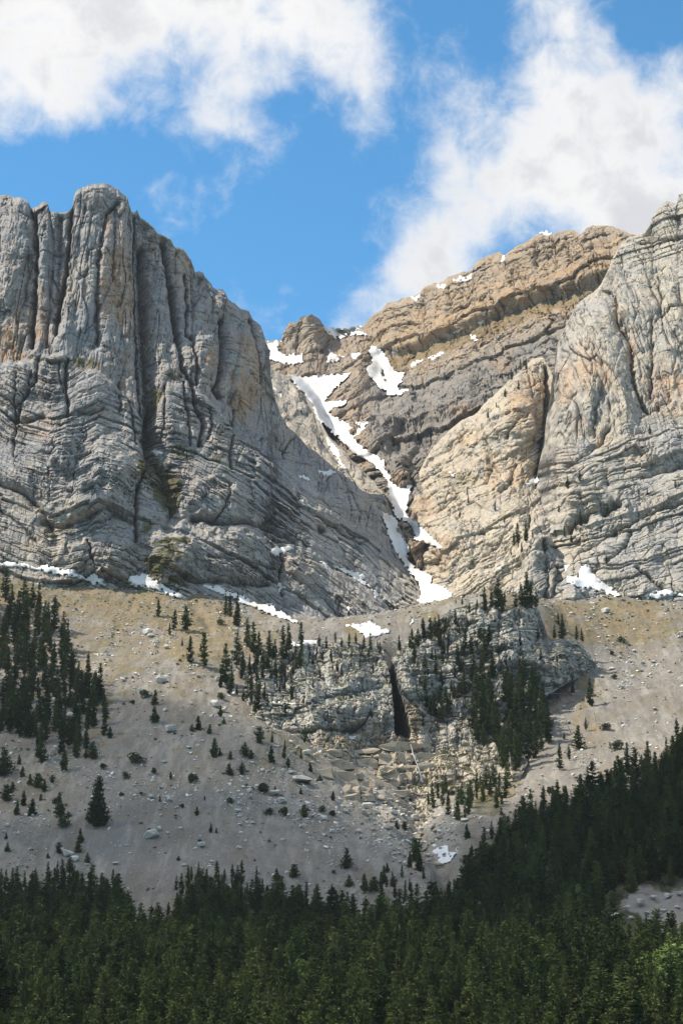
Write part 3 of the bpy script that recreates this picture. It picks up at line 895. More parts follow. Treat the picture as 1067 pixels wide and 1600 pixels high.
def right_detail(px, py, X, Z):
    up = sstep(720, 640, py + 0.25 * (px - 950))
    ws = 3 * fbm(X / 20, Z / 50, 3, 501)
    b1, j1 = blocks((X + ws) / 12, Z / 60, 511, .6)
    b2, j2 = blocks((X + .6 * ws + pn(X / 4, Z / 6, 3)) / 4.6, Z / 15, 521, .8)
    b3, j3 = blocks(X / 1.9, Z / 4, 531, .8)
    dip = .28 * px + py
    s = -(dip + 3 * fbm(px / 60, py / 60, 3, 541) + 4 * blocks((px + 4 * pn(px / 20, py / 20, 542)) / 36, py / 50, 543, 3.0)[0]) * .31
    v1, n1 = beds(s, 10, 52)
    v2, n2 = beds(s, 3.6, 55)
    v3, n3 = beds(s, 1.4, 58)
    c1, k1 = blocks((X + 2 * pn(X / 7, Z / 7, 53)) / 10, s / 8, 551, .9)
    c2, k2 = blocks((X + pn(X / 3, Z / 3, 54)) / 3.4, s / 3.4, 561, .9)
    rq = .25 + .95 * sstep(-.25, .35, fbm(X / 20, Z / 28, 3, 585))
    du = 4.0 * b1 - 1.3 * j1 + 2.4 * b2 * (.4 + .6 * rq) - .7 * j2 + rq * (.95 * b3 - .25 * j3) + .6 * fbm(X / 10, Z / 30, 3, 571, .45)
    dl = 2.2 * v1 - 1.6 * n1 + (1.2 * v2 - 1.0 * n2 + .35 * v3) * rq + 2.2 * c1 - 1.0 * k1 + (1.2 * c2 - .5 * k2) * rq + 1.0 * fbm(X / 22, Z / 22, 3, 581, .45)
    d = du * up + dl * (1 - up)
    d -= up * (2.8 * cracks(X / 8, Z / 50, 561, .09) + 1.5 * cracks(X / 3.6, Z / 26, 562, .12)) + (1 - up) * (2.0 * cracks(X / 8, s / 16, 563, .1) + 2.0 * cracks(X / 32, s / 6, 565, .1))
    # flat-lying beds of the summit
    top = sstep(425, 395, py)
    h1, m1 = beds(Z + 2 * pn(X / 20, Z / 20, 59), 6.5, 62)
    h2, m2 = beds(Z + pn(X / 9, Z / 9, 59), 2.4, 65)
    d += top * (2.4 * h1 - 1.6 * m1 + .9 * h2 - .6 * m2)
    d += .09 * fbm(X / 1.4, Z / 1.4, 3, 591)
    d += bumps(px, py, [(930, 560, 50, 90, 5), (1040, 560, 36, 120, 6), (905, 620, 34, 80, 5), (960, 800, 40, 34, 5), (905, 780, 40, 26, 6), (1020, 700, 60, 24, 5), (975, 640, 22, 60, 4), (985, 870, 70, 60, 4), (975, 470, 22, 40, 4), (1045, 430, 34, 60, 4), (890, 930, 24, 26, 6)])
    d -= carve(px, py, [
        ([(962, 470), (960, 500), (970, 516), (982, 530), (986, 560), (990, 600), (1000, 625), (1010, 640)], 4, 8), ([(970, 505), (980, 515)], 6, 5), ([(1016, 500), (1018, 560), (1016, 620)], 2.6, 5), ([(1026, 430), (1030, 460), (1028, 490)], 2.6, 4),
        ([(1025, 500), (1040, 480), (1067, 470)], 3, 4), ([(884, 728), (905, 712), (938, 690), (950, 670)], 4, 6), ([(990, 748), (1020, 738), (1067, 726), (1120, 716)], 6, 7), ([(945, 802), (956, 792), (966, 790)], 7, 13), ([(886, 822), (900, 812), (914, 806)], 7, 12),
        ([(898, 610), (880, 640), (870, 660)], 3, 3), ([(925, 738), (945, 732), (950, 760)], 4, 4), ([(960, 830), (985, 820), (1000, 805), (1067, 785)], 2.6, 5), ([(950, 880), (975, 855), (985, 830)], 2.6, 4), ([(995, 890), (1015, 905), (1040, 925)], 3, 6),
        ([(1000, 650), (1020, 640), (1050, 625)], 3, 3), ([(940, 600), (930, 640), (925, 680)], 2.4, 3), ([(905, 860), (930, 850), (960, 830)], 3, 3), ([(1000, 380), (1040, 374), (1100, 372)], 3, 5), ([(868, 500), (880, 520)], 3, 2),
    ], 3, 57)

    def attrs(nrm):
        warm = .42 + .35 * fbm(X / 22, Z / 30, 3, 601) + .2 * up + .4 * blob(px, py, [(870, 850, 50, 60, 1), (900, 760, 40, 40, .8)], 51)
        ochre = blob(px, py, [(965, 490, 10, 40, 1), (986, 560, 8, 50, 1), (930, 590, 30, 40, .8), (1040, 600, 34, 40, .85), (880, 600, 20, 40, .7), (940, 680, 24, 14, .8), (920, 560, 26, 30, .6), (880, 720, 26, 20, .4), (1060, 640, 20, 20, .6), (900, 660, 20, 20, .5)], 52) + .08
        veg = np.maximum(.5 * blob(px, py, [(880, 470, 20, 8, 1), (905, 860, 40, 14, .8), (870, 830, 16, 30, .7)], 53), .26 * sstep(.65, .85, nrm[..., 2]))
        return dict(warm=warm, ochre=ochre, streak=.3 + .3 * up, veg=veg, bed=s * (1 - top) + Z * top, bw=.2 + .4 * (1 - up) + .4 * top)
    return d, attrs


build_layer('mountain_right', MAT_RIGHT, RIGHT_TOP, RIGHT_BOT, RIGHT_CTRL, right_detail, 1.25, 815, 1390, 1.8, 10)
# ================================================================== GROUND: valley floor, scree fans, bench above the crag
G_CTRL = [(0, 1600, 350), (530, 1600, 350), (1067, 1600, 330), (0, 1500, 440), (500, 1500, 450), (900, 1500, 430), (1067, 1500, 420),
          (0, 1400, 555), (150, 1400, 550), (300, 1400, 548), (450, 1395, 552), (0, 1300, 602), (150, 1300, 598), (0, 1180, 670), (150, 1100, 712), (0, 1050, 745), (300, 1200, 640), (300, 1050, 735),
          (450, 1270, 606), (450, 1150, 668), (560, 1350, 572), (600, 1275, 634), (690, 1345, 570), (640, 1248, 660), (700, 1256, 648), (760, 1250, 640),
          (0, 885, 856), (150, 912, 850), (290, 920, 850), (390, 950, 858), (470, 975, 862), (540, 990, 868), (610, 985, 872), (680, 960, 880), (150, 980, 800), (300, 980, 800),
          (390, 1030, 755), (480, 1006, 770), (600, 1003, 775), (720, 965, 790), (800, 950, 790), (850, 945, 800), (870, 960, 810),
          (880, 935, 856), (960, 930, 858), (1067, 938, 856), (900, 1010, 790), (1067, 1030, 776), (960, 1080, 742), (880, 1120, 722), (1067, 1120, 705), (860, 1190, 680), (940, 1180, 676),
          (1067, 1190, 630), (1000, 1225, 620), (900, 1275, 610), (820, 1310, 590), (740, 1380, 560), (1067, 1300, 560), (1067, 1400, 500), (900, 1400, 515), (700, 1450, 500), (350, 1450, 500)]
gp = np.array(G_CTRL, float)
g3 = place(gp[:, 0], gp[:, 1], gp[:, 2])
extra = []
for xx in (-330, -165, 0, 165, 330):
    extra += [(xx, 0, -2.2), (xx, 110, -15), (xx, 230, -20)]
# under the crag: a steep bank that stays behind the rock face
for (px, py, Y) in [(450, 1120, 705), (560, 1180, 690), (600, 1120, 722), (700, 1120, 725), (800, 1100, 735), (760, 1180, 690), (850, 1050, 762)]:
    q = place(px, py, Y)
    extra.append((q[0], q[1], q[2] - 4))
for (px, py) in [(0, 885), (150, 912), (290, 920), (390, 950), (540, 990), (690, 960), (800, 950), (960, 930), (1067, 938)]:
    q = place(px, py, 860.0)
    extra.append((q[0] * 1.1, 990, q[2] + 4))
for (px, py, Y) in [(0, 885, 856), (0, 1050, 745), (0, 1300, 602), (0, 1500, 440)]:
    q = place(px, py, Y)
    extra.append((q[0] - 90, q[1], q[2] + 2))
for (px, py, Y) in [(1067, 938, 856), (1067, 1120, 705), (1067, 1300, 560), (1067, 1500, 420)]:
    q = place(px, py, Y)
    extra.append((q[0] + 90, q[1], q[2] + 12))
gx = np.concatenate([g3[:, 0], [e[0] for e in extra]])
gy = np.concatenate([g3[:, 1], [e[1] for e in extra]])
gz = np.concatenate([g3[:, 2], [e[2] for e in extra]])
_gev = rbf_fit(np.stack([gx, gy], 1), gz)


def ground_base(x, y):
    return _gev(np.clip(x, -270, 270), np.clip(y, 0, 990))


def axis(segs):
    out = []
    for a, b, st in segs:
        out.append(np.arange(a, b, st))
    return np.concatenate(out + [[segs[-1][1]]])


def build_ground():
    xs = axis([(-2600, -600, 400), (-600, -240, 12), (-240, -190, 3), (-190, 190, 0.62), (190, 240, 3), (240, 600, 12), (600, 2600, 400)])
    ys = axis([(-2600, -200, 400), (-200, 300, 10), (300, 540, 1.6), (540, 880, 0.85), (880, 1000, 6), (1000, 1400, 40), (1400, 2600, 400)])
    # base on a coarser lattice, then bilinear
    cx = axis([(-270, 270, 4.0)])
    cy = axis([(0, 990, 4.0)])
    CX, CY = np.meshgrid(cx, cy)
    CZ = _gev(CX, CY)

    def bil(x, y):
        x = np.clip(x, -270, 269.99)
        y = np.clip(y, 0, 989.99)
        ix = np.clip(np.searchsorted(cx, x, side='right') - 1, 0, len(cx) - 2)
        iy = np.clip(np.searchsorted(cy, y, side='right') - 1, 0, len(cy) - 2)
        fx = (x - cx[ix]) / (cx[ix + 1] - cx[ix])
        fy = (y - cy[iy]) / (cy[iy + 1] - cy[iy])
        return (CZ[iy, ix] * (1 - fx) + CZ[iy, ix + 1] * fx) * (1 - fy) + (CZ[iy + 1, ix] * (1 - fx) + CZ[iy + 1, ix + 1] * fx) * fy
    X, Y = np.meshgrid(xs, ys)
    Z = bil(X, Y)
    near = sstep(60, 250, Y)
    px, py = topx(X, np.maximum(Y, 1), Z)
    ok = (Y > 300) & (np.abs(X) < 300)
    px = np.where(ok, px, -999)
    py = np.where(ok, py, -999)
    Z += near * (1.1 * fbm(X / 30, Y / 30, 4, 701) + 0.25 * fbm(X / 5, Y / 8, 3, 711))
    # rills running down the fans
    ril = ridged((X + 5 * pn(X / 20, Y / 60, 5)) / 9, Y / 120, 3, 721)
    Z += near * 0.35 * ril * sstep(540, 640, Y)
    c1, k1 = blocks(X / 2.2, Y / 3.0, 731, .8)
    Z += near * (0.20 * c1 + .18 * fbm(X / 1.5, Y / 1.8, 3, 741))
    # blocky ground in the stream bed under the falls and in the scree opening of the forest
    st = blob(px, py, [(600, 1270, 60, 40, 1), (650, 1300, 60, 60, 1), (690, 1340, 50, 40, 1), (540, 1235, 60, 30, .8), (690, 1235, 50, 30, .8), (1020, 1410, 80, 40, 1), (640, 1390, 90, 14, .7)], 71)
    c2, k2 = blocks((X + pn(X / 4, Y / 4, 7)) / 3.4, Y / 4.5, 751, 1.0)
    Z += st * (1.0 * c2 - .5 * k2 + .4 * c1)
    for poly, w, dep in [([(285, 915), (300, 940), (330, 980)], 8, 1.5), ([(640, 1215), (655, 1250), (650, 1290), (690, 1340), (715, 1395)], 20, 6.0)]:
        Z -= dep * np.exp(-(polydist(px, py, poly) / w) ** 2)
    Z -= 45 * np.exp(-((X - 21.5) / 7.5) ** 4) * sstep(688, 702, Y) * sstep(772, 764, Y)
    V = np.stack([X, Y, Z], -1)
    r, c = X.shape
    faces = grid_faces(r, c)
    me = mesh_from('ground', V, faces, True)
    # dry turf: the upper fans and strips; greyer bare scree lower down
    t = fbm(X / 26, Y / 60, 4, 761) + .5 * fbm(X / 6, Y / 9, 3, 765)
    turf = .62 * blob(px, py, [(70, 930, 170, 46, 1.0), (250, 950, 160, 50, 1.1), (330, 985, 60, 60, 1.1), (300, 1010, 70, 40, 1.1), (180, 1010, 90, 60, .7), (960, 975, 130, 50, 1.15), (880, 990, 40, 60, 1.1), (800, 930, 60, 20, 1), (40, 1220, 80, 40, .5), (760, 1225, 70, 30, 1.2), (690, 930, 60, 20, .9)], 73)
    turf = np.maximum(turf, .52 * sstep(-.1, .6, t) * sstep(1330, 1120, py))
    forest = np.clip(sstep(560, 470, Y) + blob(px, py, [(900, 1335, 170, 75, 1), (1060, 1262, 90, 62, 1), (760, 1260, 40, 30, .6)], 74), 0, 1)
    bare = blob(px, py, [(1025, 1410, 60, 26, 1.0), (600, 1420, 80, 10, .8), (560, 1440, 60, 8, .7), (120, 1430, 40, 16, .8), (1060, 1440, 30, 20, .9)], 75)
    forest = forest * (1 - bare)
    fines = blob(px, py, [(170, 1330, 60, 60, .9), (190, 1180, 30, 80, .8), (260, 1330, 70, 60, .7), (860, 1150, 26, 60, .8), (830, 1210, 40, 20, .8), (990, 1130, 70, 26, .7), (480, 985, 60, 12, .8), (350, 1360, 60, 30, .6)], 76)
    for n, a in (('turf', turf), ('forest', forest), ('bed', st), ('fines', fines)):
        add_attr(me, n, a)
    m, nt, bsdf = new_mat('scree')
    geo = nt.node('ShaderNodeNewGeometry')
    pos = geo.outputs['Position']
    big = nt.noise(nt.vscale(pos, (1, .5, .5)), .03, 5, .6)
    fin = nt.noise(pos, 1.4, 6, .75)
    mid = nt.noise(nt.vscale(pos, (1, .6, .6)), .25, 5, .65)
    grey = nt.mix(nt.ramp(mid, .35, .7), (.165, .152, .134), (.232, .212, .184))
    grey = nt.mix(nt.ramp(big, .4, .65), grey, (.20, .172, .136))
    grey = nt.mix(nt.math('MULTIPLY', nt.attr('fines'), .7), grey, (.19, .176, .157))
    grey = nt.mix(nt.math('MULTIPLY', nt.attr('bed'), .6), grey, (.34, .31, .265))
    grey = nt.mix(nt.math('MULTIPLY', nt.ramp(nt.noise(nt.vscale(pos, (1, .16, .16)), .30, 4, .65), .46, .66), .55), grey, (.32, .30, .265))
    grey = nt.mix(nt.math('MULTIPLY', nt.ramp(nt.noise(nt.vscale(pos, (1, .3, .3)), .10, 4, .6), .50, .66), .6), grey, (.155, .135, .10))
    stones = nt.ramp(fin, .54, .70)
    c = nt.mix(nt.math('MULTIPLY', stones, .7), grey, (.38, .36, .325))
    c = nt.mix(nt.math('MULTIPLY', nt.ramp(fin, .44, .30), .5), c, (.11, .105, .095))
    tf = nt.ramp(nt.math('ADD', nt.attr('turf'), nt.math('MULTIPLY', nt.math('SUBTRACT', nt.noise(pos, .14, 6, .74), .5), 2.2)), .34, .66)
    tcol = nt.mix(nt.ramp(nt.noise(pos, .07, 4, .6), .38, .62), (.20, .148, .08), (.115, .108, .055))
    tcol = nt.mix(nt.ramp(nt.noise(pos, .9, 4, .7), .35, .7), tcol, (.27, .205, .12))
    c = nt.mix(nt.math('MULTIPLY', tf, .85), c, tcol)
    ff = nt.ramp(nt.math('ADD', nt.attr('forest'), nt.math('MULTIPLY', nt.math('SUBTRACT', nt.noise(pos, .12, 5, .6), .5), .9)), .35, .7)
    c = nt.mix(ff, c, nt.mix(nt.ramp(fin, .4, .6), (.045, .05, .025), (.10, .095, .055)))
    nt.link(c, bsdf.inputs['Base Color'])
    bsdf.inputs['Roughness'].default_value = .95
    bsdf.inputs['Specular IOR Level'].default_value = .1
    bp = nt.node('ShaderNodeBump')
    bp.inputs['Strength'].default_value = .7
    bp.inputs['Distance'].default_value = .5
    nt.link(fin, bp.inputs['Height'])
    nt.link(bp.outputs[0], bsdf.inputs['Normal'])
    o = link('ground', me, m)
    tag(o, kind='structure')
    SURF['ground'] = (V.reshape(-1, 3), faces)


build_ground()

# ================================================================== WATERFALL CRAG in the middle of the fan
CRAG_TOP = [(310, 1075), (335, 1058), (350, 1046), (372, 1040), (395, 1030), (420, 1022), (440, 1014), (470, 1006), (500, 1000), (540, 1002), (575, 1006), (598, 1012), (606, 1030), (614, 1022), (630, 1006), (650, 990), (680, 968), (700, 952), (730, 944), (762, 940), (790, 944), (820, 946), (842, 950), (852, 975), (860, 1000), (880, 996), (900, 998), (914, 1012), (930, 1030)]
CRAG_BOT = [(310, 1090), (350, 1110), (400, 1140), (450, 1190), (500, 1245), (560, 1290), (620, 1300), (680, 1290), (740, 1280), (800, 1240), (830, 1180), (850, 1090), (890, 1065), (930, 1045)]
CRAG_CTRL = [(310, 1080, 728), (350, 1046, 746), (440, 1014, 752), (540, 1002, 752), (600, 1012, 752), (650, 990, 752), (720, 948, 762), (800, 945, 764), (850, 970, 766), (900, 1000, 780), (930, 1035, 775),
             (400, 1120, 704), (440, 1080, 716), (440, 1140, 690), (520, 1080, 716), (520, 1150, 694), (600, 1080, 720), (600, 1150, 700), (660, 1080, 722), (660, 1150, 704), (740, 1050, 732), (740, 1150, 702), (800, 1040, 734), (800, 1120, 712), (850, 1030, 742),
             (480, 1200, 672), (560, 1190, 682), (560, 1250, 660), (640, 1180, 688), (640, 1250, 666), (700, 1200, 678), (760, 1200, 672), (740, 1270, 645), (800, 1220, 660), (620, 1300, 640), (890, 1060, 755), (840, 1150, 700), (500, 1240, 655)]


def crag_detail(px, py, X, Z):
    s = Z + .8 * fbm(X / 14, Z / 14, 3, 801) + 1.3 * blocks((X + pn(X / 6, Z / 6, 802)) / 8, Z / 20, 803, 4.0)[0]
    low = sstep(1135, 1165, py + 10 * pn(px / 30, py * 0, 81))
    v1, n1 = beds(s, 6.0, 82)
    v2, n2 = beds(s, 2.6, 85)
    c1, k1 = blocks((X + 1.5 * pn(X / 5, Z / 5, 83)) / 6.5, (s + pn(X / 6, Z / 6, 84)) / 7.5, 811, .9)
    c2, k2 = blocks((X + .8 * pn(X / 3, Z / 3, 84)) / 2.8, s / 2.8, 821, .9)
    c3, k3 = blocks((X + .3 * pn(X, Z, 84)) / 1.15, s / 1.1, 831, .9)
    d = 3.0 * c1 - 1.4 * k1 + 1.7 * c2 - .8 * k2 + .5 * c3 - .2 * k3 + (.6 + 1.2 * low) * v1 - (.7 + .6 * low) * n1 + (.3 + .6 * low) * v2 - .5 * n2 + .9 * fbm(X / 15, Z / 15, 3, 841, .45)
    d -= 1.6 * cracks(X / 5, Z / 11, 861, .1) + 1.5 * cracks(X / 22, s / 4, 863, .1)
    # gorge slot, overhangs, ledges
    d -= carve(px, py, [
        ([(618, 1075), (640, 1095), (652, 1105)], 3, 4), ([(605, 1020), (608, 1034)], 5, 10),
        ([(440, 1138), (480, 1142), (530, 1138), (570, 1130)], 3.5, 5), ([(470, 1006), (444, 1040), (442, 1075)], 3, 5), ([(500, 1092), (560, 1082), (600, 1070)], 3, 3), ([(560, 1050), (590, 1046)], 3, 3.5),
        ([(640, 1060), (700, 1050), (760, 1042), (830, 1040)], 2.6, 3), ([(650, 1030), (720, 1020), (800, 1016)], 2.4, 2.6), ([(690, 985), (760, 980), (840, 985)], 2.4, 2.4), ([(640, 1095), (700, 1085), (740, 1070)], 2.6, 3),
        ([(590, 1200), (610, 1205), (640, 1200)], 5, 4), ([(480, 1190), (540, 1186), (590, 1188)], 2.5, 3), ([(500, 1215), (560, 1212), (640, 1214)], 2.5, 3), ([(590, 1180), (588, 1220)], 3, 4),
        ([(780, 960), (778, 1000), (782, 1050)], 2.4, 2.5), ([(810, 960), (812, 1030)], 2.2, 2), ([(730, 960), (726, 1000)], 2.2, 2),
    ], 2.0, 87)
    d += bumps(px, py, [(540, 1090, 70, 50, 5), (560, 1118, 50, 24, 3), (660, 1040, 44, 50, 5), (790, 1000, 60, 60, 4), (785, 955, 24, 24, 5), (890, 1030, 30, 28, 5), (520, 1160, 60, 16, 3), (640, 1180, 40, 10, 3), (400, 1080, 50, 40, 3)])
    d -= 3.0 * low * sstep(1215, 1165, py)
    wx = px + 2.0 * pn(px / 9, py / 11, 871) + 1.0 * pn(px / 4, py / 4, 872)
    cl = np.interp(py, [1022, 1045, 1078, 1110, 1150], [606, 611, 618, 625, 630])
    wl = np.interp(py, [1022, 1045, 1078, 1110, 1150], [2.5, 3.5, 5.0, 9.0, 11.0])
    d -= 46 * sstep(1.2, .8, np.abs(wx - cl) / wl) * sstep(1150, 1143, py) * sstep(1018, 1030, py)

    def attrs(nrm):
        lo2 = sstep(1120, 1170, py)
        warm = .25 + .3 * fbm(X / 12, Z / 12, 3, 851) + .75 * lo2 * sstep(430, 500, px)
        ochre = blob(px, py, [(640, 1125, 16, 34, .8), (520, 1160, 40, 16, .6), (600, 1220, 60, 16, .4), (700, 1210, 40, 30, .45), (560, 1140, 50, 8, .5)], 86) + .12
        veg = np.maximum(.62 * sstep(.45, .75, nrm[..., 2]), .55 * blob(px, py, [(370, 1075, 50, 30, 1), (440, 1030, 50, 16, .9), (700, 975, 60, 20, .9), (690, 1120, 60, 30, .8), (740, 1010, 20, 40, .8), (760, 1110, 60, 70, 1), (540, 1025, 80, 14, .8), (720, 1240, 60, 30, .9)], 88))
        return dict(warm=warm, ochre=ochre, streak=.55 + .2 * fbm(X / 9, Z / 9, 2, 853), veg=veg, dark=.85 * np.exp(-(polydist(px, py, [(612, 1045), (618, 1075), (624, 1105), (628, 1146)]) / 9) ** 4), bed=s, bw=.12 + .4 * lo2)  # dark: the gorge slot's shade painted into the rock colour
    return d, attrs


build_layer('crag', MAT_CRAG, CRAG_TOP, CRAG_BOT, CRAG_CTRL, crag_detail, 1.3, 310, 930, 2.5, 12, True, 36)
# ================================================================== depth lookup on the finished surfaces
DX0, DY0, DS = -60, 200, 2.0
DW, DH = int(1200 / DS), int(1440 / DS)
DEPTH = {}


def _fill(D, n=3):
    for _ in range(n):
        m = ~np.isfinite(D)
        if not m.any():
            break
        P = np.pad(D, 1, constant_values=np.inf)
        nb = np.minimum.reduce([P[:-2, 1:-1], P[2:, 1:-1], P[1:-1, :-2], P[1:-1, 2:]])
        D = np.where(m, nb, D)
    return D


for nm, (V, q) in SURF.items():
    px, py = topx(V[:, 0], np.maximum(V[:, 1], 1), V[:, 2])
    ok = (V[:, 1] > 250) & np.isfinite(px)
    ix = np.floor((px - DX0) / DS)
    iy = np.floor((py - DY0) / DS)
    ok &= (ix >= 0) & (ix < DW) & (iy >= 0) & (iy < DH)
    D = np.full((DH, DW), np.inf)
    np.minimum.at(D, (iy[ok].astype(int), ix[ok].astype(int)), V[ok, 1])
    DEPTH[nm] = _fill(D)
DEPTH_ALL = np.minimum.reduce(list(DEPTH.values()))


def depth_at(px, py, layers=None):
    D = DEPTH_ALL if layers is None else np.minimum.reduce([DEPTH[k] for k in layers])
    ix = np.clip(((np.asarray(px) - DX0) / DS).astype(int), 0, DW - 1)
    iy = np.clip(((np.asarray(py) - DY0) / DS).astype(int), 0, DH - 1)
    return D[iy, ix]


def spot(px, py, layers=None):
    Y = float(depth_at(px, py, layers))
    if not np.isfinite(Y):
        return None
    return place(px, py, Y)


_GV = SURF['ground'][0]
_gxs = np.unique(_GV[:, 0])
_gys = np.unique(_GV[:, 1])
_GZ = _GV[:, 2].reshape(len(_gys), len(_gxs))


def ground_z(x, y):
    x = np.asarray(x, float)
    y = np.asarray(y, float)
    ix = np.clip(np.searchsorted(_gxs, x, side='right') - 1, 0, len(_gxs) - 2)
    iy = np.clip(np.searchsorted(_gys, y, side='right') - 1, 0, len(_gys) - 2)
    fx = (x - _gxs[ix]) / (_gxs[ix + 1] - _gxs[ix])
    fy = (y - _gys[iy]) / (_gys[iy + 1] - _gys[iy])
    return (_GZ[iy, ix] * (1 - fx) + _GZ[iy, ix + 1] * fx) * (1 - fy) + (_GZ[iy + 1, ix] * (1 - fx) + _GZ[iy + 1, ix + 1] * fx) * fy


# ================================================================== SNOW
def snow_mat():
    m, nt, bsdf = new_mat('old_snow')
    geo = nt.node('ShaderNodeNewGeometry')
    pos = geo.outputs['Position']
    dirt = nt.ramp(nt.noise(nt.vscale(pos, (1, .4, .4)), .12, 5, .68), .47, .74)
    grit = nt.ramp(nt.noise(pos, .9, 4, .7), .60, .76)
    c = nt.mix(nt.math('MULTIPLY', dirt, .75), (.69, .685, .67), (.47, .40, .31))
    c = nt.mix(nt.math('MULTIPLY', grit, .5), c, (.36, .34, .29))
    nt.link(c, bsdf.inputs['Base Color'])
    bsdf.inputs['Roughness'].default_value = .75
    bsdf.inputs['Specular IOR Level'].default_value = .2
    bp = nt.node('ShaderNodeBump')
    bp.inputs['Strength'].default_value = .35
    bp.inputs['Distance'].default_value = .4
    nt.link(nt.noise(pos, .6, 4, .6), bp.inputs['Height'])
    nt.link(bp.outputs[0], bsdf.inputs['Normal'])
    return m


MAT_SNOW = snow_mat()


def box_filter(A, k, fn):
    P = np.pad(A, k, mode='edge')
    out = None
    n = 0
    for dy in range(-k, k + 1):
        for dx in range(-k, k + 1):
            S = P[k + dy:k + dy + A.shape[0], k + dx:k + dx + A.shape[1]]
            out = S.copy() if out is None else fn(out, S)
            n += 1
    return out / n if fn is np.add else out


def snow_patch(label, poly, layers, thick=1.0, hole=None, seed=0, rough=1.5, group=None):
    xs = [p[0] for p in poly]
    ys = [p[1] for p in poly]
    area = 0.5 * abs(sum(poly[i][0] * poly[(i + 1) % len(poly)][1] - poly[(i + 1) % len(poly)][0] * poly[i][1] for i in range(len(poly))))
    st = 1.2 if area < 700 else 1.6
    gx = np.arange(min(xs) - 6, max(xs) + 6.1, st)
    gy = np.arange(min(ys) - 6, max(ys) + 6.1, st)
    PX, PY = np.meshgrid(gx, gy)
    rough = rough if area > 420 else .8
    wx = PX + rough * (1.6 * pn(PX / 7, PY / 7, seed) + .9 * pn(PX / 3, PY / 3, seed + 1))
    wy = PY + rough * (1.4 * pn(PX / 7, PY / 7, seed + 2) + .8 * pn(PX / 3, PY / 3, seed + 3))
    sd = sdpoly(wx, wy, poly)
    for h in (hole or []):
        sd = np.minimum(sd, -sdpoly(wx, wy, h))
    sd = sd - (2.0 if area > 1500 else 4.5) * sstep(.15, .6, pn(PX / 5, PY / 4, seed + 7)) * np.exp(-np.maximum(sd, 0) / (6 if area > 420 else 2))
    D = np.minimum.reduce([DEPTH[k] for k in layers])
    ix = np.clip(((PX - DX0) / DS).astype(int), 0, DW - 1)
    iy = np.clip(((PY - DY0) / DS).astype(int), 0, DH - 1)
    Dp = D[iy, ix]
    if not np.isfinite(Dp).any():
        return None
    Dp = np.where(np.isfinite(Dp), Dp, np.nan)
    med = np.nanmedian(Dp)
    Dp = np.where(np.isnan(Dp), med, Dp)
    if area < 420:
        Ds = box_filter(box_filter(Dp, 2, np.add), 1, np.add) - .3
    else:
        Ds = box_filter(Dp, 3, np.add) - 0.8
        Ds = np.minimum(Ds, box_filter(box_filter(Dp, 1, np.minimum), 2, np.add))
        Ds = box_filter(Ds, 2, np.add)
    t = np.clip(sd / 4.5, -1, 1)
    off = np.where(t > 0, t * .35 * thick, t * 5.0)
    Yv = Ds - off - .15 * pn(PX / 5, PY / 5, seed + 5)
    V = place(PX, PY, Yv)
    keep = sd > -2.2
    f = grid_faces(*PX.shape)
    kf = keep.ravel()[f].all(1)
    f = f[kf]
    if len(f) < 4:
        return None
    used, inv = np.unique(f, return_inverse=True)
    me = mesh_from('snow_patch', V.reshape(-1, 3)[used], inv.reshape(-1, 4), True)
    o = link('snow_patch', me, MAT_SNOW)
    return tag(o, label, 'snow', group or 'old snow patches left on the mountainsides')


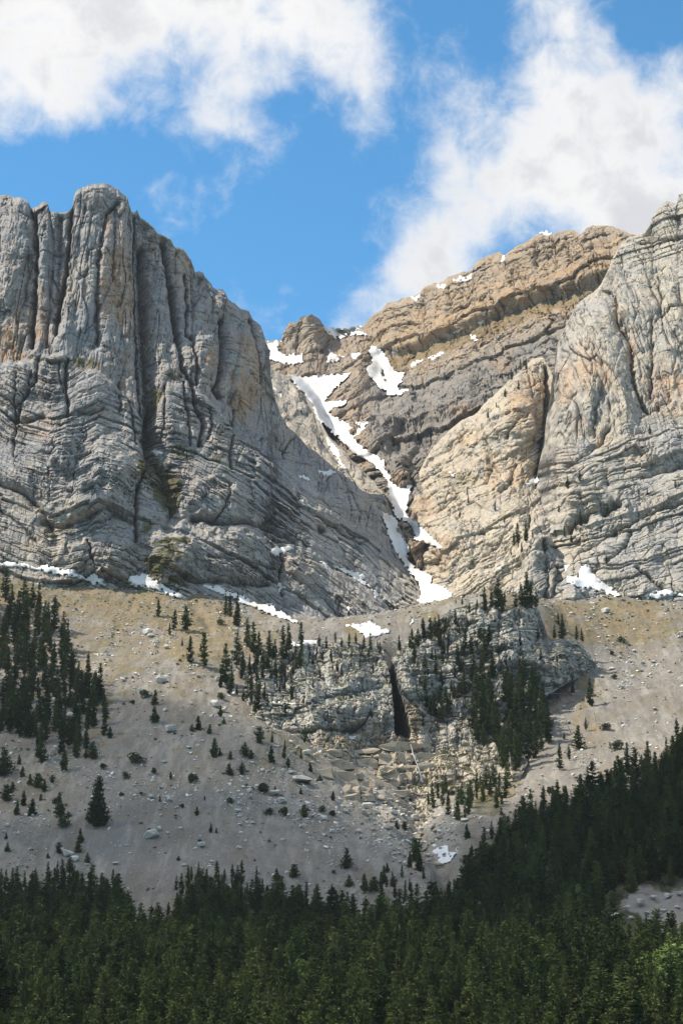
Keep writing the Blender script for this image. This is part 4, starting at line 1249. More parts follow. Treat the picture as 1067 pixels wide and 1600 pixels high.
BK, RB, SL, RT, LF, GR, CR = ['mountain_back'], ['gully_rib'], ['gully_slabs'], ['mountain_right'], ['mountain_left'], ['ground'], ['crag']
SNOW = [
    ('long dirty snow tongue winding down the rocky gully below the pass', [(454, 586), (472, 590), (490, 589), (508, 587), (529, 586), (547, 583), (538, 592), (526, 603), (517, 612), (511, 621), (504, 625), (508, 629), (526, 628), (544, 628), (532, 633), (518, 637), (511, 643), (520, 651), (535, 660), (544, 672), (553, 687), (568, 702), (584, 711), (599, 721), (602, 737), (609, 742), (608, 753), (626, 763), (641, 758), (639, 771), (636, 787), (631, 803), (644, 813), (662, 829), (672, 838), (690, 856), (674, 851), (648, 841), (647, 826), (637, 813), (619, 808), (611, 780), (606, 751), (595, 736), (582, 722), (568, 716), (550, 704), (532, 686), (514, 668), (499, 656), (493, 645), (488, 630), (478, 615), (466, 606), (460, 598)], BK + SL + RB, 1.3, None),
    ('snow tongue left of the boulders at the bottom of the gully', [(598, 800), (609, 804), (622, 817), (619, 828), (628, 841), (639, 856), (635, 872), (648, 888), (664, 896), (675, 901), (669, 912), (690, 916), (706, 930), (695, 943), (685, 952), (664, 948), (651, 938), (659, 930), (658, 920), (652, 908), (640, 891), (628, 875), (618, 862), (608, 835), (600, 812)], BK + SL + RB + LF, 1.2, None),
    ('large triangular snow field with a rock island below the right ridge', [(575, 549), (583, 540), (595, 547), (604, 558), (610, 573), (619, 582), (631, 583), (625, 597), (616, 603), (622, 609), (641, 609), (622, 616), (607, 615), (595, 606), (583, 591), (572, 576), (580, 567), (583, 558)], BK, 1.4, [[(594, 576), (599, 575), (603, 590), (603, 597), (597, 590)]]),
    ('snow saddle on the skyline right of the small rock tower', [(506, 511), (526, 514), (544, 514), (565, 509), (556, 517), (571, 522), (556, 522), (541, 523), (529, 529), (517, 523)], BK, 1.4, None),
    ('snow strip left of the small rock tower at the pass', [(416, 535), (430, 534), (439, 532), (437, 537), (431, 541), (436, 550), (448, 556), (470, 552), (472, 564), (454, 569), (433, 564), (418, 559), (424, 552)], BK, 1.3, None),
    ('small snow patch under the rock tower at the pass', [(515, 547), (523, 555), (536, 557), (526, 564), (511, 565), (515, 556)], BK, 1.1, None),
    ('tiny snow patch between the rock tower and the triangular snow field', [(550, 553), (565, 552), (556, 561), (551, 558)], BK, 1.0, None),
    ('slanting snow sliver on the brown ledge right of the triangular snow field', [(640, 568), (658, 562), (648, 572), (643, 574)], BK, 1.0, None),
    ('slanting snow sliver on the purple-brown scree under the ridge cliff', [(670, 559), (680, 554), (692, 551), (680, 560), (673, 563)], BK, 1.0, None),
    ('snow strip on the right bank of the upper gully', [(523, 651), (538, 660), (550, 667), (547, 675), (535, 666)], BK, 1.0, None),
    ('forked snow patch beside the orange overhang of the upper gully', [(556, 661), (574, 660), (568, 672), (559, 678), (552, 684), (556, 674), (563, 668)], BK, 1.0, None),
    ('thin snow ribbon in the side gully left of the main snow tongue', [(510, 683), (518, 692), (529, 703), (531, 719), (542, 733), (536, 736), (526, 716), (513, 695)], RB, 1.2, None),
    ('snow sliver high on the dark rib under the left wall', [(424, 604), (433, 611), (442, 618), (436, 621), (427, 613)], RB, 1.0, None),
    ('short snow sliver on the dark rib beside the upper snow field', [(469, 637), (480, 645), (473, 645)], RB, .9, None),
    ('snow strip on the crest of the brown ridge, lower of the two long ones', [(681, 446), (699, 444), (694, 450), (684, 450)], BK, 1.2, None),
    ('snow strip on the crest of the brown ridge, upper of the two long ones', [(708, 437), (720, 432), (730, 437), (718, 441)], BK, 1.2, None),
    ('tiny snow spot at the right tip of the ridge snow strips', [(729, 431), (736, 429), (735, 435), (730, 437)], BK, 1.0, None),
    ('snow spot on the ridge shoulder above the layered cliff', [(643, 465), (655, 460), (654, 468), (648, 471)], BK, 1.1, None),
    ('snow wedge in the notch of the ridge', [(782, 408), (787, 400), (792, 404)], BK, 1.1, None),
    ('snow cap on the high point of the brown ridge', [(842, 365), (850, 362), (862, 364), (858, 368)], BK, 1.0, None),
    ('snow fleck on the ochre terrace under the ridge cliff, left one', [(708, 519), (719, 514), (716, 521)], BK, .9, None),
    ('snow fleck on the ochre terrace under the ridge cliff, right one', [(745, 504), (757, 501), (751, 508)], BK, .9, None),
    ('snow fleck on the terrace just above the right one', [(750, 488), (761, 489), (754, 493)], BK, .8, None),
    ('grey snow fleck on the dark slope below the ochre terrace', [(735, 523), (741, 524), (745, 532), (738, 530)], BK, .8, None),
    ('long wavy snow band where the left scree meets the cliff', [(-40, 884), (0, 881), (19, 878), (37, 880), (56, 886), (73, 883), (97, 889), (115, 891), (127, 899), (139, 902), (146, 896), (155, 901), (166, 911), (161, 914), (136, 908), (115, 901), (93, 898), (63, 891), (34, 886), (0, 885), (-40, 889)], LF + GR, 1.4, None),
    ('cone shaped snow fan with a trailing tip at the cliff foot', [(197, 908), (207, 901), (224, 896), (244, 906), (257, 915), (273, 925), (292, 929), (289, 932), (272, 933), (255, 923), (234, 918), (208, 915)], LF + GR, 2.2, None),
    ('thin descending snow strip along the cliff foot above the row of pines', [(318, 915), (347, 915), (350, 922), (363, 928), (378, 930), (389, 936), (410, 947), (426, 942), (428, 951), (452, 964), (470, 975), (436, 963), (410, 953), (384, 943), (357, 932), (329, 921)], LF + GR, 1.3, None),
    ('notched snow patch on the ledge under the dark overhang', [(423, 862), (431, 854), (441, 856), (452, 852), (458, 857), (441, 863), (431, 870)], LF, 1.2, None),
    ('small snow wedge in the cleft between two rounded rock bulges', [(434, 911), (440, 912), (447, 918), (436, 925)], LF, 1.1, None),
    ('long snow strip slanting across the dark lower slabs', [(522, 884), (536, 887), (557, 894), (572, 900), (568, 905), (580, 917), (571, 914), (550, 901)], LF, 1.2, None),
    ('short hooked snow patch left of the long slanting strip', [(502, 877), (510, 880), (515, 888), (512, 893), (506, 886)], LF, 1.0, None),
    ('snow fleck at the lower end of the long slanting strip', [(581, 921), (593, 927), (587, 934), (584, 929)], LF, 1.0, None),
    ('tiny snow fleck on the slabs above the scree bench', [(542, 948), (552, 950), (543, 956)], LF, .9, None),
    ('broad flat snow patch on the bench above the waterfall crag', [(540, 975), (563, 976), (578, 972), (592, 979), (602, 984), (611, 981), (607, 987), (589, 993), (573, 998), (568, 990), (555, 984)], GR + LF, 1.2, None),
    ('small snow patch at the right end of the bench', [(626, 972), (640, 968), (653, 969), (641, 977), (630, 976)], GR + LF, 1.1, None),
    ('thin snow strip on the grey slab left of the gully', [(467, 779), (487, 791), (506, 800), (490, 796), (474, 788)], LF, 1.0, None),
    ('snow fleck on the shaded slope of the left wall', [(466, 742), (476, 744), (483, 749), (474, 750)], LF, 1.0, None),
    ('snow patch on the shoulder of the rounded grey slab', [(496, 736), (507, 737), (515, 734), (523, 738), (510, 744)], LF, 1.1, None),
    ('lone snow spot at the foot of the dark chimney in the left wall', [(235, 705), (244, 703), (258, 709), (246, 713)], LF, 1.1, None),
    ('snow strip behind the pines on the rim of the crag', [(454, 1004), (470, 1003), (494, 999), (496, 1006), (462, 1011)], GR + CR, 1.0, None),
    ('narrow snow patch left of the star shaped one under the right wall', [(876, 877), (882, 882), (891, 884), (885, 891), (880, 886)], RT + GR, 1.1, None),
    ('large star shaped snow patch at the foot of the right wall', [(907, 886), (917, 881), (924, 894), (935, 905), (950, 917), (960, 922), (970, 930), (957, 931), (940, 924), (925, 918), (907, 922), (897, 914), (886, 909), (886, 901), (905, 900)], RT + GR + SL, 1.5, None),
    ('snow band at the foot of the right wall by the frame edge', [(1000, 931), (1025, 925), (1040, 922), (1067, 929), (1110, 930), (1110, 935), (1067, 932), (1045, 929), (1027, 935)], RT + GR, 1.3, None),
    ('snow patch at the bottom of the dark cleft beside the right wall', [(820, 756), (837, 745), (842, 750), (831, 759)], SL + RT, 1.2, None),
    ('tiny snow fleck on the sunlit slabs', [(702, 738), (713, 740), (707, 744)], SL, .9, None),
    ('short snow sliver on the lower sunlit slabs', [(773, 891), (788, 881), (785, 886)], SL, .9, None),
    ('snow bridge with a rock hole in the stream bed', [(677, 1330), (684, 1325), (694, 1322), (714, 1325), (713, 1333), (708, 1340), (700, 1348), (690, 1350), (680, 1348), (687, 1339), (680, 1335)], GR, 1.0, [[(690, 1334), (697, 1333), (700, 1337), (692, 1338)]]),
    ('snow fleck at the foot of the waterfall ledges', [(586, 1231), (598, 1231), (609, 1235), (594, 1240)], CR + GR, .9, None),
    ('snow strip on top of the left ledge block', [(483, 1163), (494, 1166), (505, 1171), (492, 1170)], CR, .9, None),
    ('tiny snow spot on the ledge under the gorge', [(545, 1152), (559, 1149), (552, 1155)], CR, .8, None),
    ('thin snow strip on a ledge in the left half of the crag', [(424, 1096), (440, 1098), (462, 1100), (445, 1104)], CR, .9, None),
]


def build_snow():
    for k, (lab, poly, lay, th, hole) in enumerate(SNOW):
        snow_patch(lab, poly, lay, th, hole, 1000 + 13 * k)
# ================================================================== TREES
def foliage_mat(name, a, b, rough=.7):
    m, nt, bsdf = new_mat(name)
    oi = nt.node('ShaderNodeObjectInfo')
    geo = nt.node('ShaderNodeNewGeometry')
    n = nt.noise(geo.outputs['Position'], 1.1, 2, .6)
    f = nt.math('ADD', nt.math('MULTIPLY', oi.outputs['Random'], .85), nt.math('MULTIPLY', n, .25), clamp=True)
    c = nt.mix(f, a, b)
    nt.link(c, bsdf.inputs['Base Color'])
    bsdf.inputs['Roughness'].default_value = rough
    bsdf.inputs['Specular IOR Level'].default_value = .15
    return m


def bark_mat(name, a, b):
    m, nt, bsdf = new_mat(name)
    geo = nt.node('ShaderNodeNewGeometry')
    n = nt.noise(nt.vscale(geo.outputs['Position'], (1, 1, .2)), 3.0, 3, .6)
    nt.link(nt.mix(n, a, b), bsdf.inputs['Base Color'])
    bsdf.inputs['Roughness'].default_value = .9
    return m


MAT_NEEDLE = foliage_mat('pine_needles', (.014, .033, .010), (.075, .102, .025))
MAT_NEEDLE_Y = foliage_mat('yellow_sunlit_needles', (.060, .095, .024), (.125, .145, .038))  # yellow-green thicket, and sunlight painted into near forest crowns
MAT_LEAF = foliage_mat('spring_leaves', (.10, .155, .035), (.185, .235, .065))
MAT_SHRUB = foliage_mat('juniper', (.035, .06, .024), (.085, .10, .036))
MAT_BARK = bark_mat('pine_bark', (.06, .05, .04), (.14, .12, .10))
MAT_DEAD = bark_mat('dead_wood', (.22, .20, .18), (.38, .36, .33))


def trunk_mesh(h, r0, r1, seg=6, rings=6, bend=.02, seed=0, name='trunk', z0=-.6):
    rg = np.random.default_rng(seed)
    ph = rg.uniform(0, 6.28, 2)
    V = []
    for i in range(rings):
        t = i / (rings - 1)
        z = z0 + (h - z0) * t
        r = r0 + (r1 - r0) * t ** .8
        if i == 0:
            r *= 1.35
        cx = bend * h * math.sin(2.2 * t + ph[0]) * t
        cy = bend * h * math.sin(2.7 * t + ph[1]) * t
        for k in range(seg):
            a = 2 * math.pi * k / seg
            V.append((cx + r * math.cos(a), cy + r * math.sin(a), z))
    Fq = []
    for i in range(rings - 1):
        for k in range(seg):
            Fq.append((i * seg + k, i * seg + (k + 1) % seg, (i + 1) * seg + (k + 1) % seg, (i + 1) * seg + k))
    return mesh_from(name, V, Fq, True)


def tufts(C, size, rg, droop=0., per=3, elong=1.5, outward=None):
    """needle or leaf clumps: small bent triangles round each centre"""
    n = len(C)
    Vs = []
    for k in range(per):
        d = rg.normal(size=(n, 3))
        if outward is not None:
            d = d * .75 + outward
        d[:, 2] -= droop
        d /= np.linalg.norm(d, axis=1, keepdims=True) + 1e-9
        w = rg.normal(size=(n, 3))
        w -= d * (w * d).sum(1, keepdims=True)
        w /= np.linalg.norm(w, axis=1, keepdims=True) + 1e-9
        s = (size * rg.uniform(.6, 1.35, n))[:, None]
        base = C - d * s * .35
        tip = C + d * s * elong * .75
        Vs.append(np.stack([base + w * s * .42, tip, base - w * s * .42], 1))
    V = np.concatenate(Vs, 0)
    return V.reshape(-1, 3)


def pine_crown(h, rad, seed, shape='cone', gaps=.15, name='crown', dens=1.0, base=.1, ts=.031):
    rg = np.random.default_rng(seed)
    nb = int(135 * dens)
    t = np.sort(rg.uniform(0, 1, nb) ** 1.05)
    az = rg.uniform(0, 2 * np.pi, nb)
    lump = .75 + .35 * np.sin(az * 2 + 7 * t + rg.uniform(0, 6)) * rg.uniform(.2, 1.)
    if shape == 'cone':
        prof = (1 - t) ** .85 * (.55 + .45 * np.minimum(1, t / .12))
    elif shape == 'column':
        prof = np.minimum(1, (1 - t) / .4) ** .8 * (.6 + .4 * np.minimum(1, t / .15))
    elif shape == 'round':
        prof = np.sqrt(np.clip(1 - (2 * t - .9) ** 2 * .8, .02, 1)) * np.minimum(1, (1 - t) / .2) ** .6
    else:
        prof = np.minimum(1, (1 - t) / .65) ** .9 * (.5 + .5 * np.minimum(1, t / .2)) * rg.uniform(.55, 1.1, nb)
    L = rad * prof * lump * rg.uniform(.7, 1.2, nb) + .06 * rad
    keep = rg.uniform(0, 1, nb) > gaps
    z = h * (base + (1 - base) * t)
    C, O = [], []
    for i in np.nonzero(keep)[0]:
        m = max(2, int(2 + 5.0 * L[i] / rad * (1 if dens >= 1 else dens)))
        s = np.linspace(.2, 1.0, m) + rg.uniform(-.06, .06, m)
        out = np.array([math.cos(az[i]), math.sin(az[i]), 0])
        up = .35 * (t[i]) - .10
        p = np.stack([out[0] * s * L[i], out[1] * s * L[i], z[i] + L[i] * (up * s + .18 * s * s)], 1)
        p += rg.normal(size=p.shape) * .10 * rad * np.array([1, 1, .6])
        C.append(p)
        O.append(np.tile(out + np.array([0, 0, .35]), (m, 1)))
    # leader
    C.append(np.stack([rg.normal(size=8) * .03 * rad, rg.normal(size=8) * .03 * rad, np.linspace(.8, 1.0, 8) * h], 1))
    O.append(np.tile(np.array([0, 0, 1.2]), (8, 1)))
    C = np.concatenate(C)
    O = np.concatenate(O)
    zz = C[:, 2] / h
    V = tufts(C, ts * h * (1.12 - .62 * np.clip(zz, 0, 1) ** 2), rg, 0, 6, 1.6, O)
    return mesh_from(name, V, np.arange(len(V)).reshape(-1, 3), False)


def leaf_crown(h, rad, seed, name='crown', n=420, size=.05, base=.25, lobes=9):
    rg = np.random.default_rng(seed)
    C = []
    cs = []
    for k in range(lobes):
        a = rg.uniform(0, 6.28)
        rr = rad * rg.uniform(.1, .62)
        cs.append((rr * math.cos(a), rr * math.sin(a), h * (base + (1 - base) * rg.uniform(.15, .82)), rad * rg.uniform(.32, .55)))
    cs.append((0, 0, h * .82, rad * .4))
    for (x, y, z, r) in cs:
        m = n // len(cs)
        d = rg.normal(size=(m, 3))
        d /= np.linalg.norm(d, axis=1, keepdims=True)
        C.append(np.array([x, y, z]) + d * (r * rg.uniform(.55, 1.05, m) ** .6)[:, None])
    C = np.concatenate(C)
    V = tufts(C, size * h, rg, 0, 3, 1.1)
    return mesh_from(name, V, np.arange(len(V)).reshape(-1, 3), False)


PINES = []      # (trunk mesh, crown mesh), 12 m tall
for i, (shape, rad, gaps, dens, base) in enumerate([('column', 1.5, .10, 1.15, .07), ('cone', 2.1, .08, 1.2, .05), ('ragged', 1.8, .12, 1.1, .10), ('cone', 1.5, .10, 1.1, .06), ('cone', 1.8, .08, 1.15, .08), ('ragged', 2.3, .15, 1.2, .14)]):
    tm = trunk_mesh(11.2, .2, .04, 6, 6, .012, 40 + i)
    cm = pine_crown(12.0, rad, 60 + i, shape, gaps, 'crown', dens, base)
    tm.materials.append(MAT_BARK)
    cm.materials.append(MAT_NEEDLE)
    PINES.append((tm, cm))
PINES_Y = []
for i in (0, 1, 4):
    cm = PINES[i][1].copy()
    cm.materials.clear()
    cm.materials.append(MAT_NEEDLE_Y)
    PINES_Y.append((PINES[i][0], cm))
BIGPINE = (trunk_mesh(11, .32, .06, 8, 6, .012, 70), pine_crown(12.0, 3.7, 77, 'cone', .03, 'crown', 3.0, .03, .036))
BIGPINE[0].materials.append(MAT_BARK)
BIGPINE[1].materials.append(MAT_NEEDLE)
BUSHY = []
for i in range(3):
    b = (trunk_mesh(2.6, .09, .03, 5, 4, .02, 80 + i), pine_crown(4.0, 1.25 + .3 * i, 84 + i, ('cone', 'round', 'ragged')[i], .04, 'crown', 1.0, .02, .062))
    b[0].materials.append(MAT_BARK)
    b[1].materials.append(MAT_NEEDLE)
    BUSHY.append(b)
SHRUB = []
for i in range(3):
    b = (trunk_mesh(.7, .07, .03, 5, 3, .02, 90 + i, 'stem'), leaf_crown(1.6, 1.2 + .2 * i, 94 + i, 'foliage', 420, .13, .02, 7))
    b[0].materials.append(MAT_BARK)
    b[1].materials.append(MAT_SHRUB)
    SHRUB.append(b)
BROAD = []
for i in range(3):
    b = (trunk_mesh(7, .16, .05, 6, 5, .03, 100 + i), leaf_crown(9.0, 2.6 + .4 * i, 104 + i, 'crown', 900, .034, .2, 13))
    b[0].materials.append(MAT_BARK)
    b[1].materials.append(MAT_LEAF)
    BROAD.append(b)
SAPLING = (trunk_mesh(8.2, .1, .03, 6, 5, .02, 110), leaf_crown(9.0, 1.1, 111, 'crown', 420, .045, .12, 10))
SAPLING[0].materials.append(MAT_BARK)
SAPLING[1].materials.append(MAT_LEAF)


def put_tree(name, meshes, loc, scale, rz, lean=(0, 0), part_names=('trunk', 'crown')):
    e = bpy.data.objects.new(name, None)
    e.empty_display_size = .5
    e.location = loc
    e.rotation_euler = (lean[0], lean[1], rz)
    e.scale = scale
    col.objects.link(e)
    for nm, me in zip(part_names, meshes):
        o = bpy.data.objects.new(nm, me)
        o.parent = e
        col.objects.link(o)
    return e


TR = random.Random(5)


def put_px(name, meshes, mesh_h, px, py, hpx, label, cat, group, wide=1.0, layers=None, sink=.25, part_names=('trunk', 'crown')):
    p = spot(px, py, layers)
    if p is None:
        return None
    h = hpx / FP * math.hypot(p[1], p[2]) * 1.04
    s = h / mesh_h
    w = s * wide * TR.uniform(.85, 1.25)
    e = put_tree(name, meshes, (p[0], p[1] + .3, p[2] - sink), (w, w, s), TR.uniform(0, 6.28), (TR.uniform(-.03, .03), TR.uniform(-.03, .03)), part_names)
    tag(e, label, cat, group)
    return e


def ordinal(n):
    words = ['first', 'second', 'third', 'fourth', 'fifth', 'sixth', 'seventh', 'eighth', 'ninth', 'tenth', 'eleventh', 'twelfth', 'thirteenth', 'fourteenth', 'fifteenth', 'sixteenth', 'seventeenth', 'eighteenth', 'nineteenth', 'twentieth']
    return words[n] if n < len(words) else '%dth' % (n + 1)


PLACED = []     # (px, py, h) of the pines set one by one, so the forest keeps clear of them


def row(items, name, kind, where, cat, group, adj='dark'):
    """pines that can be told apart, counted from the left"""
    items = sorted(items)
    for k, it in enumerate(items):
        px, py, h = it[:3]
        lab = '%s %s, %s from the left %s' % (adj, kind, ordinal(k), where)
        if name == 'pine_sapling':
            ms = BUSHY[TR.choice([0, 0, 1, 2])]
            mh = 4.0
        else:
            ms = PINES[TR.randrange(6)]
            mh = 12.0
        put_px(name, ms, mh, px, py, h, lab, cat, group, (it[3] if len(it) > 3 else 1.0) * (.82 if name == 'pine_sapling' else 1.0))
        PLACED.append((px, py, h))


def build_trees():
    g = 'pines standing on the slopes and crags'
    row([(248, 965, 30), (272, 985, 34), (265, 992, 20), (291, 988, 42, 1.25), (285, 1009, 14), (298, 1037, 44), (318, 1045, 60, 1.15), (353, 960, 31), (360, 963, 36), (370, 979, 54)],
        'pine_tree', 'pine', 'on the ochre turf below the cliff', 'tree', g)
    row([(345, 1075, 32), (352, 1070, 64), (362, 1076, 42), (370, 1045, 60), (380, 1050, 30), (387, 1010, 44), (397, 1022, 50), (404, 1026, 40), (421, 1026, 40), (429, 1027, 29), (442, 1031, 54), (452, 1016, 42), (471, 1012, 42)],
        'pine_tree', 'pine', 'in the file above the crag', 'tree', g, 'tall dark')
    row([(499, 1011, 21), (510, 1012, 17), (524, 1004, 18), (534, 1010, 15), (545, 1010, 22), (556, 1006, 18), (568, 1013, 21), (579, 1017, 30), (590, 1012, 14)],
        'stunted_pine', 'pine', 'along the rim left of the gorge', 'tree', g, 'small dark')
    row([(456, 1093, 34), (474, 1102, 16), (446, 1121, 26), (579, 1127, 21), (544, 1076, 17), (534, 1055, 17), (583, 1052, 15), (562, 1042, 15), (604, 1068, 15), (500, 1060, 14), (418, 1105, 22), (404, 1090, 24), (392, 1078, 26), (380, 1095, 20), (476, 1160, 28), (520, 1048, 13), (432, 1062, 18), (410, 1060, 22), (489, 1075, 13), (445, 1175, 20), (470, 1185, 16), (425, 1160, 18)],
        'stunted_pine', 'pine', 'clinging to the cliff left of the gorge', 'tree', g, 'small dark')
    row([(624, 1016, 24), (640, 1012, 20), (653, 1010, 28), (662, 1000, 24), (673, 1000, 36), (685, 994, 34), (696, 985, 22), (712, 942, 9), (722, 944, 13), (733, 957, 16), (745, 953, 18), (757, 948, 32), (768, 948, 26), (778, 950, 46, 1.6), (788, 946, 22), (806, 950, 25), (815, 950, 40), (823, 951, 57), (830, 950, 40), (837, 951, 32)],
        'pine_tree', 'pine', 'along the top of the crag right of the gorge', 'tree', g)
    row([(757, 1035, 52), (750, 1000, 24), (700, 1010, 20), (680, 1030, 18), (720, 1050, 26), (690, 1070, 24), (668, 1060, 16), (679, 1125, 44), (690, 1130, 40), (672, 1112, 26), (700, 1118, 30), (725, 1085, 40), (740, 1070, 46), (765, 1010, 34), (783, 1020, 18), (812, 1010, 16), (840, 1000, 26), (735, 1015, 20), (800, 985, 14), (660, 1135, 22), (705, 1080, 22), (770, 1060, 50), (752, 1075, 54), (845, 1030, 16), (870, 1035, 14)],
        'stunted_pine', 'pine', 'clinging to the cliff right of the gorge', 'tree', g, 'small dark')
    row([(866, 997, 21), (872, 976, 19), (879, 998, 39), (901, 1001, 25), (909, 1001, 21)], 'pine_tree', 'pine', 'on the turf shoulder right of the crag', 'tree', g)
    row([(894, 1083, 27), (923, 1103, 43), (915, 1141, 21), (903, 1171, 37, 1.5), (881, 1156, 13), (889, 1188, 26), (874, 1202, 40)], 'pine_tree', 'pine', 'scattered on the grey scree right of the crag', 'tree', g)
    row([(803, 852, 22), (809, 851, 36), (822, 846, 32), (832, 840, 13), (815, 862, 16), (798, 868, 12)], 'stunted_pine', 'pine', 'on the dark spur below the cleft', 'tree', g, 'small')
    row([(886, 763, 19), (906, 753, 19), (882, 838, 17), (892, 848, 17), (1015, 678, 15), (981, 795, 9), (1011, 773, 11), (1055, 763, 15), (947, 881, 15), (949, 807, 20), (907, 821, 26), (898, 826, 16), (873, 800, 12), (868, 782, 10)],
        'stunted_pine', 'pine', 'rooted in the pale right wall', 'tree', g, 'tiny')
    row([(813, 576, 15), (822, 576, 17), (799, 593, 19), (810, 608, 15), (789, 621, 15), (762, 653, 17), (775, 636, 9), (730, 773, 13), (773, 798, 17), (718, 808, 11), (788, 818, 11), (731, 785, 12), (806, 580, 12), (895, 452 + 30, 10), (885, 492, 9)],
        'stunted_pine', 'pine', 'on the sunlit slabs and buttress', 'tree', g, 'tiny')
    # dense clumps: bases scattered through each stand
    def clump(poly, n, h0, h1, where, mind, seed, adj='dark', young=0.0, name='pine_tree'):
        rg = random.Random(seed)
        xs = [p[0] for p in poly]
        ys = [p[1] for p in poly]
        pts = []
        tries = 0
        while len(pts) < n and tries < 9000:
            tries += 1
            x, y = rg.uniform(min(xs), max(xs)), rg.uniform(min(ys), max(ys))
            if not bool(inpoly(np.array([x]), np.array([y]), poly)[0]):
                continue
            if any((x - a) ** 2 + ((y - b) * 1.0) ** 2 < mind ** 2 for a, b, _ in pts):
                continue
            pts.append((x, y, rg.uniform(h0, h1)))
        pts.sort()
        for k, (x, y, h) in enumerate(pts):
            ms = (PINES_Y[rg.randrange(3)] if rg.random() < young else PINES[rg.randrange(6)])
            put_px(name, ms, 12.0, x, y, h, '%s pine, %s from the left %s' % (adj, ordinal(k), where), 'tree', g, 1.0)
            PLACED.append((x, y, h))
    clump([(-30, 945), (10, 935), (58, 950), (70, 985), (100, 985), (118, 1050), (150, 1085), (172, 1110), (186, 1135), (165, 1150), (140, 1172), (95, 1205), (60, 1190), (20, 1150), (-30, 1140)], 148, 34, 62, 'in the dense stand on the left slope', 5.9, 3)
    clump([(735, 1130), (748, 1095), (775, 1080), (800, 1075), (838, 1085), (856, 1110), (858, 1165), (840, 1195), (812, 1212), (785, 1208), (765, 1185), (740, 1165)], 54, 32, 66, 'in the dense stand against the crag', 7.5, 4)
    clump([(665, 1255), (700, 1235), (745, 1228), (790, 1225), (800, 1250), (770, 1268), (725, 1285), (690, 1275)], 30, 18, 40, 'in the yellow-green thicket below the crag', 8, 6, 'young', .7)
    clump([(345, 1050), (400, 1032), (470, 1018), (470, 1050), (440, 1090), (400, 1115), (355, 1085)], 34, 14, 34, 'among broken rocks left of the crag', 7, 14, 'small dark', 0.0, 'stunted_pine')
    clump([(640, 1010), (690, 970), (740, 955), (790, 955), (770, 1000), (750, 1040), (720, 1110), (680, 1130), (650, 1080)], 46, 14, 34, 'on the wooded ledges right of the gorge', 8, 15, 'small dark', 0.0, 'stunted_pine')
    clump([(450, 1020), (600, 1012), (600, 1030), (540, 1050), (470, 1050)], 16, 11, 20, 'on the ledges under the rim', 8, 16, 'tiny dark', 0.0, 'stunted_pine')
    clump([(262, 1392), (300, 1374), (350, 1366), (400, 1380), (415, 1402), (300, 1406)], 24, 20, 36, 'in the thicket at the forest edge, left', 9, 17)
    clump([(560, 1400), (600, 1378), (655, 1362), (668, 1380), (640, 1405), (590, 1412)], 14, 16, 32, 'beside the lower stream bed', 9, 18)
    clump([(0, 1385), (60, 1378), (150, 1376), (190, 1392), (100, 1396), (0, 1398)], 18, 18, 40, 'at the forest edge, far left', 9, 19)
    # saplings and low bushes on the open scree
    gs = 'young pines dotted over the scree'
    row([(242, 1101, 23), (241, 1129, 25), (310, 1141, 22, 1.4), (300, 1143, 12), (328, 1146, 15), (345, 1119, 17), (350, 1131, 11), (335, 1183, 29), (344, 1181, 13), (360, 1186, 13), (382, 1181, 21), (392, 1186, 15), (405, 1161, 25), (424, 1193, 27), (443, 1183, 15), (450, 1198, 15), (457, 1193, 19), (358, 1211, 19), (378, 1208, 17), (399, 1256, 17), (476, 1276, 19), (308, 1273, 13), (267, 1216, 11), (430, 1240, 12), (250, 1252, 9), (320, 1250, 8), (485, 1205, 14), (500, 1222, 12), (470, 1240, 10), (520, 1250, 14), (330, 1300, 14), (338, 1302, 10), (279, 1345, 8), (541, 1356, 30), (432, 1375, 18), (460, 1370, 20)],
        'pine_sapling', 'young pine', 'on the open scree left of the stream', 'sapling', gs, 'small')
    row([(145, 1186, 27), (134, 1184, 14), (100, 1203, 31), (172, 1153, 18), (6, 1211, 42), (47, 1226, 17), (59, 1231, 23), (37, 1259, 23), (10, 1251, 25), (27, 1273, 21), (50, 1274, 25, 1.3), (70, 1236, 17), (92, 1276, 37), (107, 1278, 11), (12, 1331, 15), (125, 1318, 23), (122, 1333, 19), (137, 1349, 17), (110, 1363, 23), (92, 1333, 17), (75, 1341, 9), (10, 1310, 9), (20, 1235, 14), (35, 1215, 18), (82, 1222, 12), (30, 1195, 16), (64, 1250, 10)],
        'pine_sapling', 'young pine', 'on the scree in the lower left', 'sapling', gs, 'small')
    row([(620, 1300, 18), (632, 1297, 14), (650, 1345, 34), (640, 1355, 24), (655, 1360, 26), (630, 1370, 18), (600, 1380, 26), (585, 1392, 22), (570, 1390, 24), (615, 1385, 16), (605, 1362, 14), (545, 1385, 18), (729, 1310, 22)],
        'pine_sapling', 'young pine', 'among the boulders of the stream bed', 'sapling', gs, 'small')
    e = put_px('pine_tree', BIGPINE, 12.0, 152, 1290, 74, 'large broad lone pine on the bare grey scree', 'tree', g, .85)
    PLACED.append((152, 1290, 74))
    # low shrubs
    sh = [(227, 1089, 10), (197, 1216, 9), (445, 1274, 12), (410, 1238, 13), (212, 1193, 14), (300, 1222, 12), (964, 1171, 12), (955, 1023, 6), (969, 1003, 8), (946, 1140, 9), (344, 1090, 8), (208, 1100, 6), (190, 1245, 7), (285, 1262, 6), (360, 1255, 8), (420, 1272, 8), (160, 1200, 7), (240, 1208, 8), (504, 1268, 9), (520, 1275, 8), (88, 1255, 8), (98, 1292, 16), (480, 1225, 10), (960, 1060, 6), (858, 1240, 10), (345, 975, 7), (60, 985, 7), (120, 1050, 6)]
    sh.sort()
